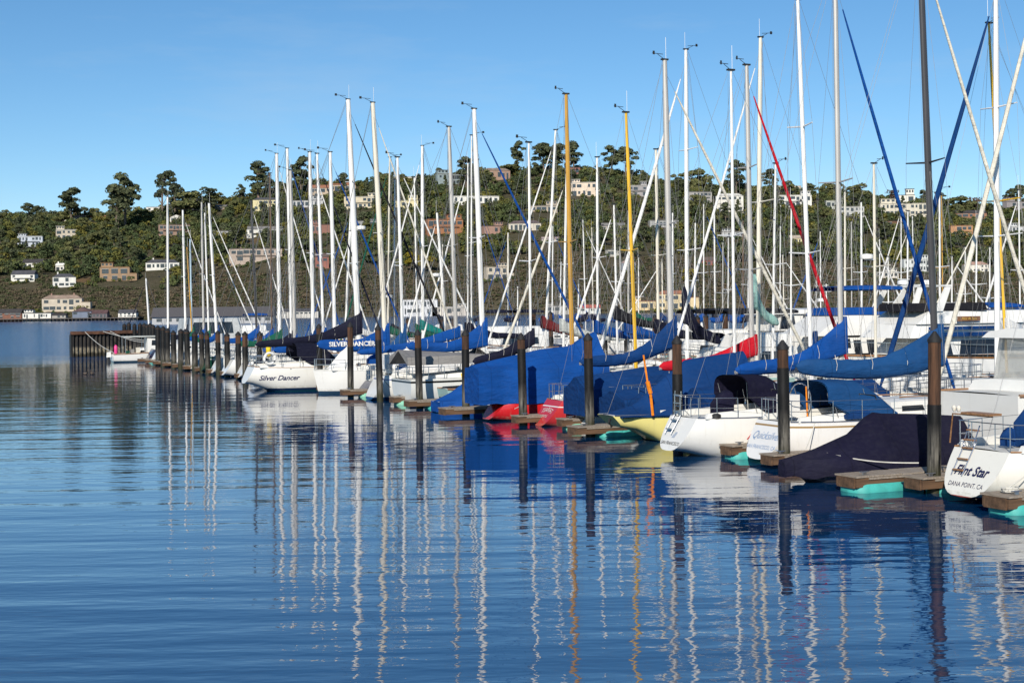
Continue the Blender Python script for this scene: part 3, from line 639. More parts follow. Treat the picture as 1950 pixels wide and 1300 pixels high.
HU = {'white': gel('white_gelcoat', (.80, .79, .75), boot=(.02, .05, .09), bottom=(.02, .05, .07)),
      'whiteb': gel('white_gelcoat_blue_boot', (.80, .79, .75), boot=(.01, .06, .16), bottom=(.01, .05, .07), cove=(.02, .05, .25)),
      'flint': gel('ivory_gelcoat', (.80, .78, .71), boot=(.012, .02, .17), bottom=(.02, .02, .04), boot2=(.3, .05, .03), bz=(.0, .17)),
      'quick': gel('white_gelcoat_gold_stripe', (.80, .79, .77), boot=(.01, .05, .08), bottom=(.01, .05, .07), bz=(-.05, .02), rail=None, cove=(.34, .22, .09), cz=(.10, .155)),
      'dancer': gel('ivory_gelcoat_teak_rail', (.80, .78, .72), boot=(.01, .03, .08), bottom=(.01, .07, .09), bz=(.05, .2)),
      'whiten': gel('white_gelcoat_plain', (.80, .79, .75), boot=(.02, .05, .09), bottom=(.02, .05, .07), bz=(-.12, -.02)),
      'yellow': gel('pale_yellow_paint', (.86, .76, .27), boot=(.02, .04, .05), bottom=(.02, .03, .04), bz=(-.1, .03)),
      'red': gel('red_paint', (.56, .015, .018), boot=(.04, .03, .03), bottom=(.02, .02, .04), bz=(.0, .08)),
      'reds': gel('faded_red_paint', (.52, .035, .04), boot=(.03, .03, .03), bottom=(.02, .05, .05), bz=(-.1, .0), cove=(.75, .7, .68), cz=(.22, .26)),
      'navy': gel('navy_paint', (.012, .016, .05), boot=(.03, .03, .04), bottom=(.02, .02, .02), bz=(.02, .06)),
      'green': gel('green_paint', (.01, .07, .045), boot=(.6, .6, .6), bottom=(.02, .02, .02), cove=(.6, .6, .6)),
      'rub': gel('white_gelcoat_black_rubrail', (.76, .77, .74), boot=(.02, .03, .05), bottom=(.01, .03, .04), cove=(.015, .015, .015), cz=(.06, .16)),
      'aqua': gel('pale_aqua_paint', (.35, .52, .48), boot=(.05, .1, .1), bottom=(.02, .03, .03))}

def hull_fn(L, B, fs_, fm, fb, stern='rev', wst=.62, zt=.12, rake_b=.9, draft=.4, full=.62, um=.45):
    """returns f(u) -> half beam, keel z, sheer z, and x(u, z)"""
    rs = {'rev': .75, 'plumb': -.08, 'counter': -1.0, 'canoe': -.3}[stern]
    def sheer(u): return (fs_*(1-u)**2+fm*2*u*(1-u)*1.0+fb*u*u) if True else 0
    def half(u):
        if stern == 'canoe' and u < um: return B/2*max(0, 1-((um-u)/um)**2.4)**.8
        if u < um: return B/2*(wst+(1-wst)*math.sin(math.pi/2*u/um))
        return B/2*max(0, 1-((u-um)/(1-um))**2.0)**.9
    def keel(u):
        uk = .17 if stern == 'counter' else .28
        if u < uk:
            k = u/uk; return zt+( -draft-zt)*(k*k*(3-2*k))
        if u > .8: k = (u-.8)/.2; return -draft+(draft-.15)*k*k
        return -draft
    def xx(u, z):
        s = sheer(u); x = u*(L-rake_b)
        x += rake_b*max(0, z/s)*u**5 if u > .5 else 0
        x += rs*(1-u)**6*(max(z, 0)/max(.2, sheer(0)))
        return x
    return half, keel, sheer, xx
def make_hull(parent, fn, mat, NS=26, NR=9, full=.62, name='hull'):
    half, keel, sheer, xx = fn; mb = MB(); rings = []; att = []
    for i in range(NS+1):
        u = i/NS; u = u if u < .9 else .9+(u-.9)
        b, k, s = half(u), keel(u), sheer(u); ring = []
        for j in range(-NR, NR+1):
            th = abs(j)/NR*math.pi/2; y = b*math.sin(th)**full; z = k+(s-k)*(1-math.cos(th)**(.9))
            ring.append((xx(u, z), math.copysign(y, j) if j else 0, z)); att.append(s-z)
        rings.append(ring)
    mb.loft(rings, closed=False, caps=False)
    n = 2*NR+1; mb.f.append(tuple(range(n))); mb.m.append(0)       # transom
    mb.a = att
    return mb.build(name, mat, parent, ang=.6)
def make_deck(parent, fn, mat, NS=20, drop=.015):
    half, keel, sheer, xx = fn; rings = []
    for i in range(NS+1):
        u = .004+i/NS*.99; b, s = half(u)*.985, sheer(u)-drop
        rings.append([(xx(u, s), b*q, s+.05*(1-q*q)*min(1, b)) for q in (-1, -.6, -.2, .2, .6, 1)])
    return MB().loft(rings, closed=False).build('deck', mat, parent)
def sheer_line(fn, side, u0, u1, n=16, inset=.96, dz=.0):
    half, keel, sheer, xx = fn
    return [(xx(u, sheer(u)), side*half(u)*inset, sheer(u)+dz) for u in [u0+(u1-u0)*k/n for k in range(n+1)]]
def u_at(fn, x, L):
    lo, hi = 0, 1
    for _ in range(24):
        m = (lo+hi)/2
        if fn[3](m, fn[2](m)) < x: lo = m
        else: hi = m
    return (lo+hi)/2
def cabin_block(parent, x0, x1, w0, w1, z0, z1, rf, ra, mat, name='cabin', wins=(), winmat=None, crown=.08):
    """raised house: x0 aft, x1 forward, w0/w1 widths, rf/ra slope of front and back; wins = (xa, xb, za, zb) on both sides"""
    rings = []
    n = 6
    for i in range(n+1):
        f = i/n; w = (w0+(w1-w0)*f)/2
        xb = x0+(x1-x0)*f; xt = (x0+ra)+((x1-rf)-(x0+ra))*f
        rings.append([(xb, -w, z0), (xt, -w*.90, z1), (xt, -w*.45, z1+crown), (xt, w*.45, z1+crown), (xt, w*.90, z1), (xb, w, z0)])
    o = MB().loft(rings).build(name, mat, parent, ang=.5)
    for xa, xb_, za, zb in wins:
        for sd in (-1, 1):
            def P(x, z):
                f = min(1, max(0, (x-x0)/(x1-x0))); w = (w0+(w1-w0)*f)/2; k = (z-z0)/(z1-z0)
                return (x, sd*(w*(1-.10*k)+.012), z)
            sk = (zb-za)*.35 if len(wins) < 4 else 0
            a, b, c, d = P(xa, za), P(xb_+sk*.0, za), P(xb_-sk, zb), P(xa+sk*.3, zb)
            i4 = [(p[0], p[1]-sd*.05, p[2]) for p in (a, b, c, d)]
            MB().hexa([a, b, i4[0], i4[1], d, c, i4[3], i4[2]]).build('window', winmat or SMOKED, o, smooth=False)
    return o
def fat_strip(parent, name, pts, r, mat, n=8): return MB().tube(pts, r, n).build(name, mat, parent)
def sail_cover(parent, x_end, x_mast, z_end, z_mast, mat, thick=.34, peak=.9, sag=.05, wid=.15, name='sail_cover'):
    rings = []; n = 26; sg = 1 if x_mast > x_end else -1; rd = random.Random(int(abs(x_end*97+z_mast*31)))
    for i in range(n+1):
        w = i/n; x = x_end+(x_mast+sg*.16-x_end)*w
        zc = z_end+(z_mast-z_end)*w-sag*math.sin(math.pi*w)
        up = thick*(.30+.45*w+.1*math.sin(w*9+rd.random()))+peak*max(0, (w-.5)/.5)**2.3
        lo = thick*(.22+.35*math.sin(math.pi*min(1, w*1.05))**.7)
        if i == 0: up, lo = thick*.15, thick*.12
        ww = wid*(.55+.55*w)*(1 if i else .6)*(1+.12*math.sin(i*2.1))
        zs = [zc-lo, zc-lo*.7, zc-lo*.1, zc+up*.35, zc+up*.75, zc+up]; ys = [.25, .8, 1, .9, .5, .12]
        if w > .93: ys = [.5, .95, 1, 1, .95, .8]
        ring = [(x, -ww*y, z) for y, z in zip(ys, zs)]+[(x, ww*y, z) for y, z in reversed(list(zip(ys, zs)))]
        rings.append(ring)
    return MB().loft(rings).build(name, mat, parent, ang=1.2)
def tarp_mesh(parent, fn, L, x0, x1, ridge, mat, drop=.25, eave=.3, name='boat_cover', hang=0, out=1.04):
    half, keel, sheer, xx = fn; rings = []; n = 22; rd = random.Random(int(x1*100))
    for i in range(n+1):
        x = x0+(x1-x0)*i/n; u = u_at(fn, max(.02, min(L*.985, x)), L); b, s = max(.12, half(u)*out), sheer(u)
        zr = float(np.interp(x, [p[0] for p in ridge], [p[1] for p in ridge]))
        zl = s-drop-hang*(.5+.5*math.sin(i*1.7)); ze = s+eave*min(1, max(.15, (zr-s)/1.2))
        q = .03*math.sin(i*1.3)+rd.uniform(-.015, .015)
        half_ring = [(b+.03, zl), (b+.05+q, (zl+ze)/2), (b*.97, ze), (b*.72, ze+(zr-ze)*.30-.05), (b*.42, ze+(zr-ze)*.62-.05), (b*.15, ze+(zr-ze)*.92), (0.03, zr)]
        rings.append([(x, -y, z) for y, z in half_ring]+[(x, y, z) for y, z in reversed(half_ring)])
    mb = MB().loft(rings, closed=False)
    m = len(rings[0]); mb.f.append(tuple(range(m))); mb.m.append(0); o_ = len(mb.v)-m; mb.f.append(tuple(reversed([o_+k for k in range(m)]))); mb.m.append(0)
    return mb.build(name, mat, parent, ang=.9)
def dodger(parent, x0, x1, w, z0, z1, mat, name='dodger', win=True, bim=False):
    """canvas hood: open end at x0, slopes down to the deck at x1"""
    rings = []; n = 10
    for i in range(n+1):
        f = i/n; x = x0+(x1-x0)*f; zt = z0+(z1-z0)*(1-max(0, (f-.45)/.55)**1.6*.92) if not bim else z1-.10*(2*f-1)**2
        ww = w/2*(1-.12*max(0, f-.5)); ring = []
        for k in range(13):
            th = math.pi*k/12; c = math.cos(th); sN = math.sin(th)
            zb = z0+(zt-z0)*(.0 if f > .35 else .45-.45*f/.35) if not bim else z1-.28
            ring.append((x, -ww*math.copysign(abs(c)**.55, c), zb+(zt-zb)*sN**.5))
        rings.append(ring)
    inner = [[(x, y*.97, z-.03) for x, y, z in r] for r in rings]
    mb = MB().loft(rings, closed=False); mb.loft([list(reversed(r)) for r in inner], closed=False)
    o = mb.build(name, mat, parent, ang=1.0)
    if win:
        for sd in (-1, 1):
            xa, xb = x0+(x1-x0)*.42, x0+(x1-x0)*.72
            MB().tube([(xa, sd*(w/2*.955), z0+.18), (xb, sd*(w/2*.94), z0+.18), (xb-.12, sd*(w/2*.94), z0+(z1-z0)*.55), (xa+.05, sd*(w/2*.95), z0+(z1-z0)*.62), (xa, sd*(w/2*.955), z0+.18)], .02, 4).build('window_seam', BLACKM, o)
    for xh in (x0+(x1-x0)*.05, x0+(x1-x0)*.5):
        MB().tube([(xh+.25, -w/2*.93, z0-.35 if bim else z0-.02), (xh, -w/2*.93, z1-.25)], .014, 5).tube([(xh+.25, w/2*.93, z0-.35 if bim else z0-.02), (xh, w/2*.93, z1-.25)], .014, 5).build('hoop', STEEL, o)
    return o

def sailboat(label, s, t0, fwd, L, B, fb, hull='white', mast=None, mcol='white', mw=8, boom=None, bcol='blue', bk={}, furl=None, fr=.085, det=2, stern='rev',
             dodg=None, tarp=None, cabin=.42, group=None, wst=.62, zt=.12, rails=True, rake=None, extra=None, spreaders=1, furl2=None, name='sailboat', jib_x=None, vane=True, radar=False, rails_from=.03, full=.62, cabx=None, backstay=True, shroud=True, rake_b=None):
    """fwd=+1: bow towards the inner walkway; all fore-and-aft distances come from where the parts stand along the slip"""
    X, Y = W(s, t0); root = empty(name, (X, Y, 0), ANG+(0 if fwd > 0 else math.pi), label, 'sailboat', group)
    fs_, fm, fbw = fb
    fn = hull_fn(L, B, fs_, fm, fbw, stern, wst, zt, rake_b if rake_b else L*.12)
    half, keel, sheer, xx = fn
    h = make_hull(root, fn, HU[hull], NS=26 if det > 1 else 14, NR=9 if det > 1 else 6, full=full); make_deck(root, fn, DECKM)
    lx = lambda t: (t-t0)*fwd; fr *= .66
    # mast
    if mast:
        pxb, pxt, pyt = mast[:3]
        tm = solve_t(s, pxb, 640); xm = lx(tm); Zm = W(s, tm)[1]
        tt = solve_t(s, pxt, pyt); xt = lx(tt); zt_ = zat(s, tt, pxt, pyt)
        um_ = u_at(fn, xm, L); zd = sheer(min(.97, max(.02, um_)))+(cabin if cabin else .1)*.8
        if abs(xt-xm) > 1.2: xt = xm+math.copysign(1.2, xt-xm)
        rm = max(.05, (mw-1.6)/2*Zm/F)
        mo = MB().tube([(xm, 0, sheer(min(.97, max(.02, um_)))-.1), (xm+(xt-xm)*.5, 0, (zd+zt_)/2), (xm+(xt-xm)*.82, 0, zd+(zt_-zd)*.82), (xt, 0, zt_)], [rm, rm, rm*.94, rm*.72], 10, sq=.72).build('mast', MAST[mcol], root)
        for k in range(spreaders):
            f = (.5 if spreaders == 1 else (.36, .68)[k]); zs = zd+(zt_-zd)*f; xs = xm+(xt-xm)*f; sp = B*.30*(1 if k == 0 else .8)
            MB().tube([(xs-.12, -sp, zs+.06), (xs, 0, zs), (xs-.12, sp, zs+.06)], [.022, .035, .022] if det > 1 else [.03, .045, .03], 5).build('spreader', MAST[mcol] if mcol != 'dark' else BLACKM, mo)
        MB().box(xt-.16, xt+.14, -.06, .06, zt_, zt_+.06).build('masthead', BLACKM, mo, smooth=False)
        if vane:
            rdv = random.Random(int(pxt*13+pyt))
            aa = rdv.uniform(.3, .5)*Zm/60
            MB().tube([(xt-.05, 0, zt_+.05), (xt-.35*Zm/60, 0, zt_+.22)], .012, 4).tube([(xt-.35*Zm/60-aa*.5, .05, zt_+.26), (xt-.35*Zm/60+aa*.5, -.05, zt_+.22)], .012, 4).box(xt-.35*Zm/60-aa*.5, xt-.35*Zm/60-aa*.3, -.01, .01, zt_+.2, zt_+.34).build('wind_vane', BLACKM, mo)
            if rdv.random() < .6: MB().tube([(xt+.05, 0, zt_+.05), (xt+.05, .0, zt_+.9)], .009, 4).build('antenna', MAST['white'], mo)
        if radar:
            zr = zd+(zt_-zd)*radar; xr = xm+(xt-xm)*radar
            MB().lathe([(.06, zr-.12), (.28, zr-.1), (.3, zr), (.27, zr+.1), (.05, zr+.13)], 12, (xr+.45, 0)).box(xr, xr+.5, -.05, .05, zr-.16, zr-.1).build('radar_dome', MAST['white'], mo)
        bowx = xx(1, sheer(1))*.985; wr = .0055 if det > 2 else .0065 if det > 1 else .007
        wr *= max(1, Zm/60)
        jx = jib_x if jib_x else bowx
        zf = sheer(1)+.1
        if furl:
            top = (xm+(xt-xm)*.97, 0, zd+(zt_-zd)*.965); b0 = (jx, 0, zf)
            P = [Vector(b0)+(Vector(top)-Vector(b0))*k for k in (0, .02, .05, .25, .5, .75, .9, .94)]
            P = [p+Vector((0, 0, -.12*math.sin(math.pi*q))) for p, q in zip(P, (0, .02, .05, .25, .5, .75, .9, .94))]
            MB().tube(P, [.03, .05, fr*.95, fr*1.0, fr*.95, fr*.75, fr*.45, .02], 8).build('furled_headsail', CL[furl] if furl in CL else furl, root)
            MB().lathe([(.11, zf-.05), (.13, zf), (.11, zf+.12)], 10, (jx, 0)).build('furling_drum', BLACKM, root)
            MB().tube([P[-1], top], wr, 4).build('forestay', WIRE, root)
        else: MB().tube([(jx, 0, zf), (xt+.05, 0, zt_)], wr, 4).build('forestay', WIRE, root)
        if furl2: MB().tube([(jx-1.1, 0, zf), (xm+.1, 0, zd+(zt_-zd)*.72)], fr*.8, 7).build('furled_staysail', CL[furl2], root)
        if backstay:
            sx0 = xx(0, sheer(0)); MB().tube([(sx0+.1, 0, sheer(0)+.03), (xt-.1, 0, zt_)], wr, 4).build('backstay', WIRE, root)
        if shroud:
            ub = u_at(fn, xm-.1, L); bb = half(min(.9, max(.05, ub)))*.95; zb = sheer(min(.97, max(.02, ub)))
            for sd in (-1, 1):
                pts = [(xm-.1, sd*bb, zb)]
                for k in range(spreaders):
                    f = (.5 if spreaders == 1 else (.36, .68)[k]); pts.append((xm+(xt-xm)*f-.12, sd*B*.30*(1 if k == 0 else .8), zd+(zt_-zd)*f+.06))
                pts.append((xt, 0, zt_-.1)); MB().tube(pts, wr, 4).build('shroud', WIRE, root)
                if det > 1:
                    f = .5 if spreaders == 1 else .36
                    MB().tube([(xm-.7, sd*bb, zb), (xm+(xt-xm)*f, sd*.05, zd+(zt_-zd)*f-.1)], wr, 4).build('shroud', WIRE, root)
                    MB().tube([(xm+.6, sd*bb*.95, zb), (xm+(xt-xm)*f, sd*.05, zd+(zt_-zd)*f-.1)], wr, 4).build('shroud', WIRE, root)
            if det > 1:     # halyards led down the mast
                for q, hw in ((.17, .1), (.26, -.12)):
                    MB().tube([(xm-q, hw, zd), (xt-q*.6, hw*.4, zt_-.15)], wr*.6, 4).build('halyard', WIRE, mo)
    # boom
    if mast and boom:
        xe = lx(solve_t(s, boom[0], boom[2])); zm = zat(s, tm, pxb, boom[1]); ze = zat(s, solve_t(s, boom[0], boom[2]), boom[0], boom[2])
        bo = MB().tube([(xe, 0, ze-.05), (xm-.1*math.copysign(1, xm-xe), 0, zm-.05)], .06, 8).build('boom', MAST['white' if mcol in ('white', 'cream') else 'grey' if mcol == 'grey' else mcol], root)
        sc_ = sail_cover(root, xe, xm, ze, zm, CL[bcol], **bk) if bcol else None
        if det > 1 and sc_:
            MB().tube([(xe+.05, 0, ze+.05), (xt-.1, 0, zt_-.2)], wr, 4).build('topping_lift', WIRE, root)
            for f in (.25, .5, .75):        # ties round the cover
                xq = xe+(xm-xe)*f; zq = ze+(zm-ze)*f
                MB().tube([(xq, -.19, zq-.12), (xq+.02, -.205, zq+.05), (xq+.02, -.1, zq+.34)], .008, 4).build('tie_cord', ROPEW, sc_)
        root['boom'] = [xe, ze, xm, zm]
        bo_sheet = [(xe+.4, 0, ze-.1), (xe+.5, .05, sheer(.05)+.1)]
        if det > 1: MB().tube(bo_sheet, .012, 4).build('mainsheet', ROPEW, root)
    # cabin trunk, cockpit, rails
    if cabin:
        xa, xb = cabx if cabx else (L*.36, L*.74); u = u_at(fn, xb, L)
        zc = sheer(.5)-.02
        ww = (xb-xa)
        wins = [(xa+ww*.12, xa+ww*.34, zc+cabin*.38, zc+cabin*.72), (xa+ww*.40, xa+ww*.60, zc+cabin*.38, zc+cabin*.72), (xa+ww*.66, xa+ww*.78, zc+cabin*.40, zc+cabin*.70)]
        co = cabin_block(root, xa, xb, min(B*.62, half(.4)*1.35), min(B*.42, half(u)*1.2), zc, zc+cabin, cabin*1.6, .1, CABINM, wins=wins if det > 1 else wins[:2])
        if det > 1:
            MB().box(xa+ww*.5, xa+ww*.5+.5, -.28, .28, zc+cabin+.06, zc+cabin+.16).build('hatch', SMOKED, co, smooth=False)
            for sd in (-1, 1): MB().tube([(xa+ww*.15, sd*B*.2, zc+cabin+.12), (xa+ww*.75, sd*B*.16, zc+cabin+.1)], .02, 5).build('handrail', TEAK, co)
            # cockpit coamings and winches
            for sd in (-1, 1):
                xc = max(L*.06, xx(0, sheer(0))+.22); cb = MB().hexa([(xc, sd*B*.30-.06, sheer(.1)), (xa+.02, sd*B*.29-.06, zc), (xc, sd*B*.30+.09, sheer(.1)), (xa+.02, sd*B*.29+.09, zc), (xc+.1, sd*B*.29-.04, sheer(.1)+.16), (xa, sd*B*.27-.04, zc+.30), (xc+.1, sd*B*.29+.05, sheer(.1)+.16), (xa, sd*B*.27+.05, zc+.30)]).build('coaming', CABINM, root, smooth=False)
                MB().lathe([(.08, zc+.26), (.06, zc+.33), (.08, zc+.42), (.02, zc+.43)], 10, (xa-.6, sd*B*.285)).build('winch', STEEL, cb)
    for sd in (() if name.startswith('covered') else (-1, 1)):
        MB().tube(sheer_line(fn, sd, .005, .985, 20, .985, .012), .028 if det > 1 else .035, 5).build('toe_rail', TEAK if hull in ('flint', 'dancer', 'reds') else STEEL if det > 2 else DECKM, root)
    if rails and det > 1:
        r_ = .0135 if det > 2 else .018
        zz = lambda u: sheer(u)
        # stern rail
        def sp(u, sd, dz): return (xx(u, zz(u))+.04, sd*half(u)*.92, zz(u)+dz)
        hh = .62
        sr = MB().tube([sp(.17, -1, hh), sp(.08, -1, hh), sp(.015, -1, hh), sp(.004, -.55, hh), sp(.004, .55, hh), sp(.015, 1, hh), sp(.08, 1, hh), sp(.17, 1, hh)], r_, 6)
        sr.tube([sp(.17, -1, hh*.5), sp(.015, -1, hh*.5), sp(.004, -.5, hh*.5)], r_*.8, 5).tube([sp(.17, 1, hh*.5), sp(.015, 1, hh*.5), sp(.004, .5, hh*.5)], r_*.8, 5)
        for u, sd in ((.17, -1), (.09, -1), (.012, -.95), (.005, -.45), (.005, .45), (.012, .95), (.09, 1), (.17, 1)): sr.tube([sp(u, sd, 0), sp(u, sd, hh)], r_, 5)
        sr.build('stern_rail', STEEL, root)
        br = MB(); ub = [.86, .93, .985]
        for sd in (-1, 1):
            br.tube([sp(.84, sd, hh), sp(.92, sd, hh), (xx(.99, zz(.99))+.1, sd*.1, zz(1)+hh)], r_, 5)
            for u in (.85, .94): br.tube([sp(u, sd, 0), sp(u, sd, hh)], r_, 5)
        br.tube([(xx(.99, zz(.99))+.1, -.1, zz(1)+hh), (xx(.99, zz(.99))+.1, .1, zz(1)+hh)], r_, 5).build('bow_rail', STEEL, root)
        us = [.27, .38, .49, .60, .72]
        for sd in (-1, 1):
            for u in us: MB().tube([sp(u, sd, 0), sp(u, sd, hh)], r_*.9, 5).build('stanchion', STEEL, root)
            for q in (1, .52): MB().tube([sp(u, sd, hh*q) for u in [.17]+us+[.84]], r_*.38, 4).build('lifeline', WIRE, root)
    if dodg:
        t1, t2 = lx(solve_t(s, dodg[0], 750)), lx(solve_t(s, dodg[1], 750)); x0_, x1_ = min(t1, t2), max(t1, t2)
        z0 = sheer(.35)+.12; dodger(root, x0_, x1_, B*.66, z0, z0+dodg[2], CL[dodg[3]])
    if tarp:
        o = tarp_mesh(root, fn, L, tarp['x0'], tarp['x1'], tarp['ridge'], CL[tarp['col']], tarp.get('drop', .25), tarp.get('eave', .3), hang=tarp.get('hang', 0))
    root['dims'] = [L, B]
    return root, fn, h

def powerboat(label, s, t0, fwd, L, B, fb, hull='white', blocks=(), bim=None, canvas=None, stripe=None, pole=None, rails=True, name='motor_cruiser', cat='motor boat', group=None, stern='plumb', arch=None, outboard=False, det=2, z=0, rz=0, deckm=None, rake_b=None):
    X, Y = W(s, t0); root = empty(name, (X, Y, z), ANG+(0 if fwd > 0 else math.pi)+rz, label, cat, group)
    fn = hull_fn(L, B, fb[0], fb[1], fb[2], stern, .86, -.2, rake_b if rake_b else L*.13, .5); h = make_hull(root, fn, HU[hull], NS=20, NR=7, full=.42); make_deck(root, fn, deckm or DECKM)
    for b in blocks: b = dict(b); cabin_block(root, b['x0'], b['x1'], b['w'], b.get('w1', b['w']*.9), b['z0'], b['z1'], b.get('rf', .5), b.get('ra', .1), b.get('m', CABINM), b.get('n', 'deckhouse'), b.get('wins', ()), crown=b.get('crown', .06))
    for sd in (-1, 1): MB().tube(sheer_line(fn, sd, .005, .985, 18, 1.0, .0), .05, 6).build('rub_rail', BLACKM if hull == 'rub' else TEAK if hull != 'navy' else STEEL, root)
    if rails:
        for sd in (-1, 1):
            rr = MB().tube(sheer_line(fn, sd, .35, .985, 14, .94, .7), .018, 5)
            for p in sheer_line(fn, sd, .36, .97, 6, .94, 0): rr.tube([p, (p[0], p[1], p[2]+.7)], .014, 5)
            rr.build('guard_rail', STEEL, root)
    if bim: dodger(root, bim[0], bim[1], bim[2], bim[3], bim[4], CL[bim[5]], name='bimini', win=False, bim=True)
    if canvas:      # band of canvas round a flybridge
        x0, x1, w_, z0, z1, c = canvas; MB().loft([[(x0, -w_/2, z0), (x1, -w_/2*.8, z0), (x1, w_/2*.8, z0), (x0, w_/2, z0)], [(x0+.05, -w_/2*.94, z1), (x1-.25, -w_/2*.74, z1), (x1-.25, w_/2*.74, z1), (x0+.05, w_/2*.94, z1)]]).build('bridge_canvas', CL[c], root, smooth=False)
    if stripe:
        for x0, x1, w_, z0, z1, c in stripe:
            for sd in (-1, 1): MB().box(x0, x1, min(sd*w_/2, sd*(w_/2+.012)), max(sd*w_/2, sd*(w_/2+.012)), z0, z1).build('stripe', CL[c] if c in CL else c, root, smooth=False)
    if arch:
        x, w_, z0, z1 = arch; a = MB()
        for sd in (-1, 1): a.hexa([(x-.1, sd*w_/2-.05, z0), (x+.4, sd*w_/2-.05, z0), (x-.1, sd*w_/2+.05, z0), (x+.4, sd*w_/2+.05, z0), (x-.9, sd*w_/2*.86-.05, z1), (x-.55, sd*w_/2*.86-.05, z1), (x-.9, sd*w_/2*.86+.05, z1), (x-.55, sd*w_/2*.86+.05, z1)])
        a.box(x-.92, x-.5, -w_/2*.9, w_/2*.9, z1, z1+.1); ao = a.build('radar_arch', CABINM, root, smooth=False)
        MB().lathe([(.1, z1+.1), (.32, z1+.13), (.34, z1+.25), (.3, z1+.36), (.06, z1+.4)], 14, (x-.7, 0)).build('radar_dome', MAST['white'], ao)
    if pole:
        x, z0, z1 = pole; po = MB().tube([(x, 0, z0), (x, 0, z1)], [.06, .035], 7).tube([(x, -.5, z0+(z1-z0)*.7), (x, .5, z0+(z1-z0)*.7)], .02, 5).build('signal_mast', MAST['white'], root)
        MB().lathe([(.08, z0+.5), (.3, z0+.53), (.3, z0+.7), (.08, z0+.74)], 12, (x+.35, 0)).build('radar_dome', MAST['white'], po)
    if outboard:
        ob_ = MB().hexa([(-.55, -.16, .5), (-.1, -.14, .55), (-.55, .16, .5), (-.1, .14, .55), (-.5, -.13, 1.0), (-.15, -.11, 1.05), (-.5, .13, 1.0), (-.15, .11, 1.05)]).build('outboard_motor', CABINM, root, ang=.3)
        MB().box(-.42, -.26, -.05, .05, -.3, .5).build('motor_leg', BLACKM, ob_, smooth=False)
    return root, fn, h

# ------------------------------------------------------------------ docks and piles
PLANK = wood('dock_plank', (.34, .27, .20), (6, .6, 6)); FASC = M('dock_fascia', (.13, .072, .038), .85, var=.55, scale=1.5, bmp=.02, stretch=(.5, 5, 5))
FLOATM = M('turquoise_float', (.05, .38, .34), .6, var=.3, scale=2.5); FLOATG = M('pale_green_float', (.18, .46, .33), .6, var=.3, scale=2.5)
WEED = M('float_weed', (.035, .04, .015), .95, var=.5, scale=4)
PWOOD = M('pile_wood', (.080, .036, .017), .85, var=.75, scale=1.6, bmp=.03, stretch=(7, 7, .6)); SLEEVE = None
def sleeve_mat():
    m, nt, bs = _nodes('pile_sleeve'); tc = nt.nodes.new('ShaderNodeTexCoord'); sp = nt.nodes.new('ShaderNodeSeparateXYZ'); nt.links.new(tc.outputs['Object'], sp.inputs[0])
    st_ = ramp(nt, nz(nt, coords(nt, (7, 7, .5)), 1.6, 6, .7), .42, .62); bl = ramp(nt, nz(nt, coords(nt, (2, 2, 1)), 1.5, 5), .3, .7)
    c = mixc(nt, bl, (.005, .005, .005), (.015, .014, .014))
    low = ramp(nt, sp.outputs[2], 1.7, .9)
    c = mixc(nt, mth(nt, 'MULTIPLY', mth(nt, 'MULTIPLY', low, st_), .62), c, (.27, .25, .21))
    c = mixc(nt, ramp(nt, sp.outputs[2], .75, .35), c, (.035, .035, .018))
    nt.links.new(c, bs.inputs['Base Color']); bs.inputs['Roughness'].default_value = .55; bs.inputs['Specular IOR Level'].default_value = .25
    bump(nt, bs, nz(nt, coords(nt, (3, 3, .8)), 2, 4), .5, .03); return m
SLEEVE = sleeve_mat(); CAPM = M('pile_cap', (.016, .015, .015), .6, var=.4)
def pile(s, t, top, label, group, sleeve_top=None, r=.168, lean=None):
    X, Y = W(s, t); o = empty('mooring_pile', (X, Y, 0), 0, label, 'pile', group); n = 14
    sl_ = sleeve_top if sleeve_top else top-.12
    MB().lathe([(r*.93, sl_-.3), (r*.93, top)], n).build('shaft', PWOOD, o)
    MB().lathe([(r*1.03, -2), (r*1.0, 1.2), (r, sl_)], n).build('sleeve', SLEEVE, o)
    MB().lathe([(r*1.03, top-.05), (r*1.05, top+.02), (.03, top+.22)], n).build('cap', CAPM, o, ang=.5)
    lean = (random.gauss(0, .008), random.gauss(0, .008)); o.rotation_euler = (lean[0], lean[1], random.uniform(0, 6)); return o
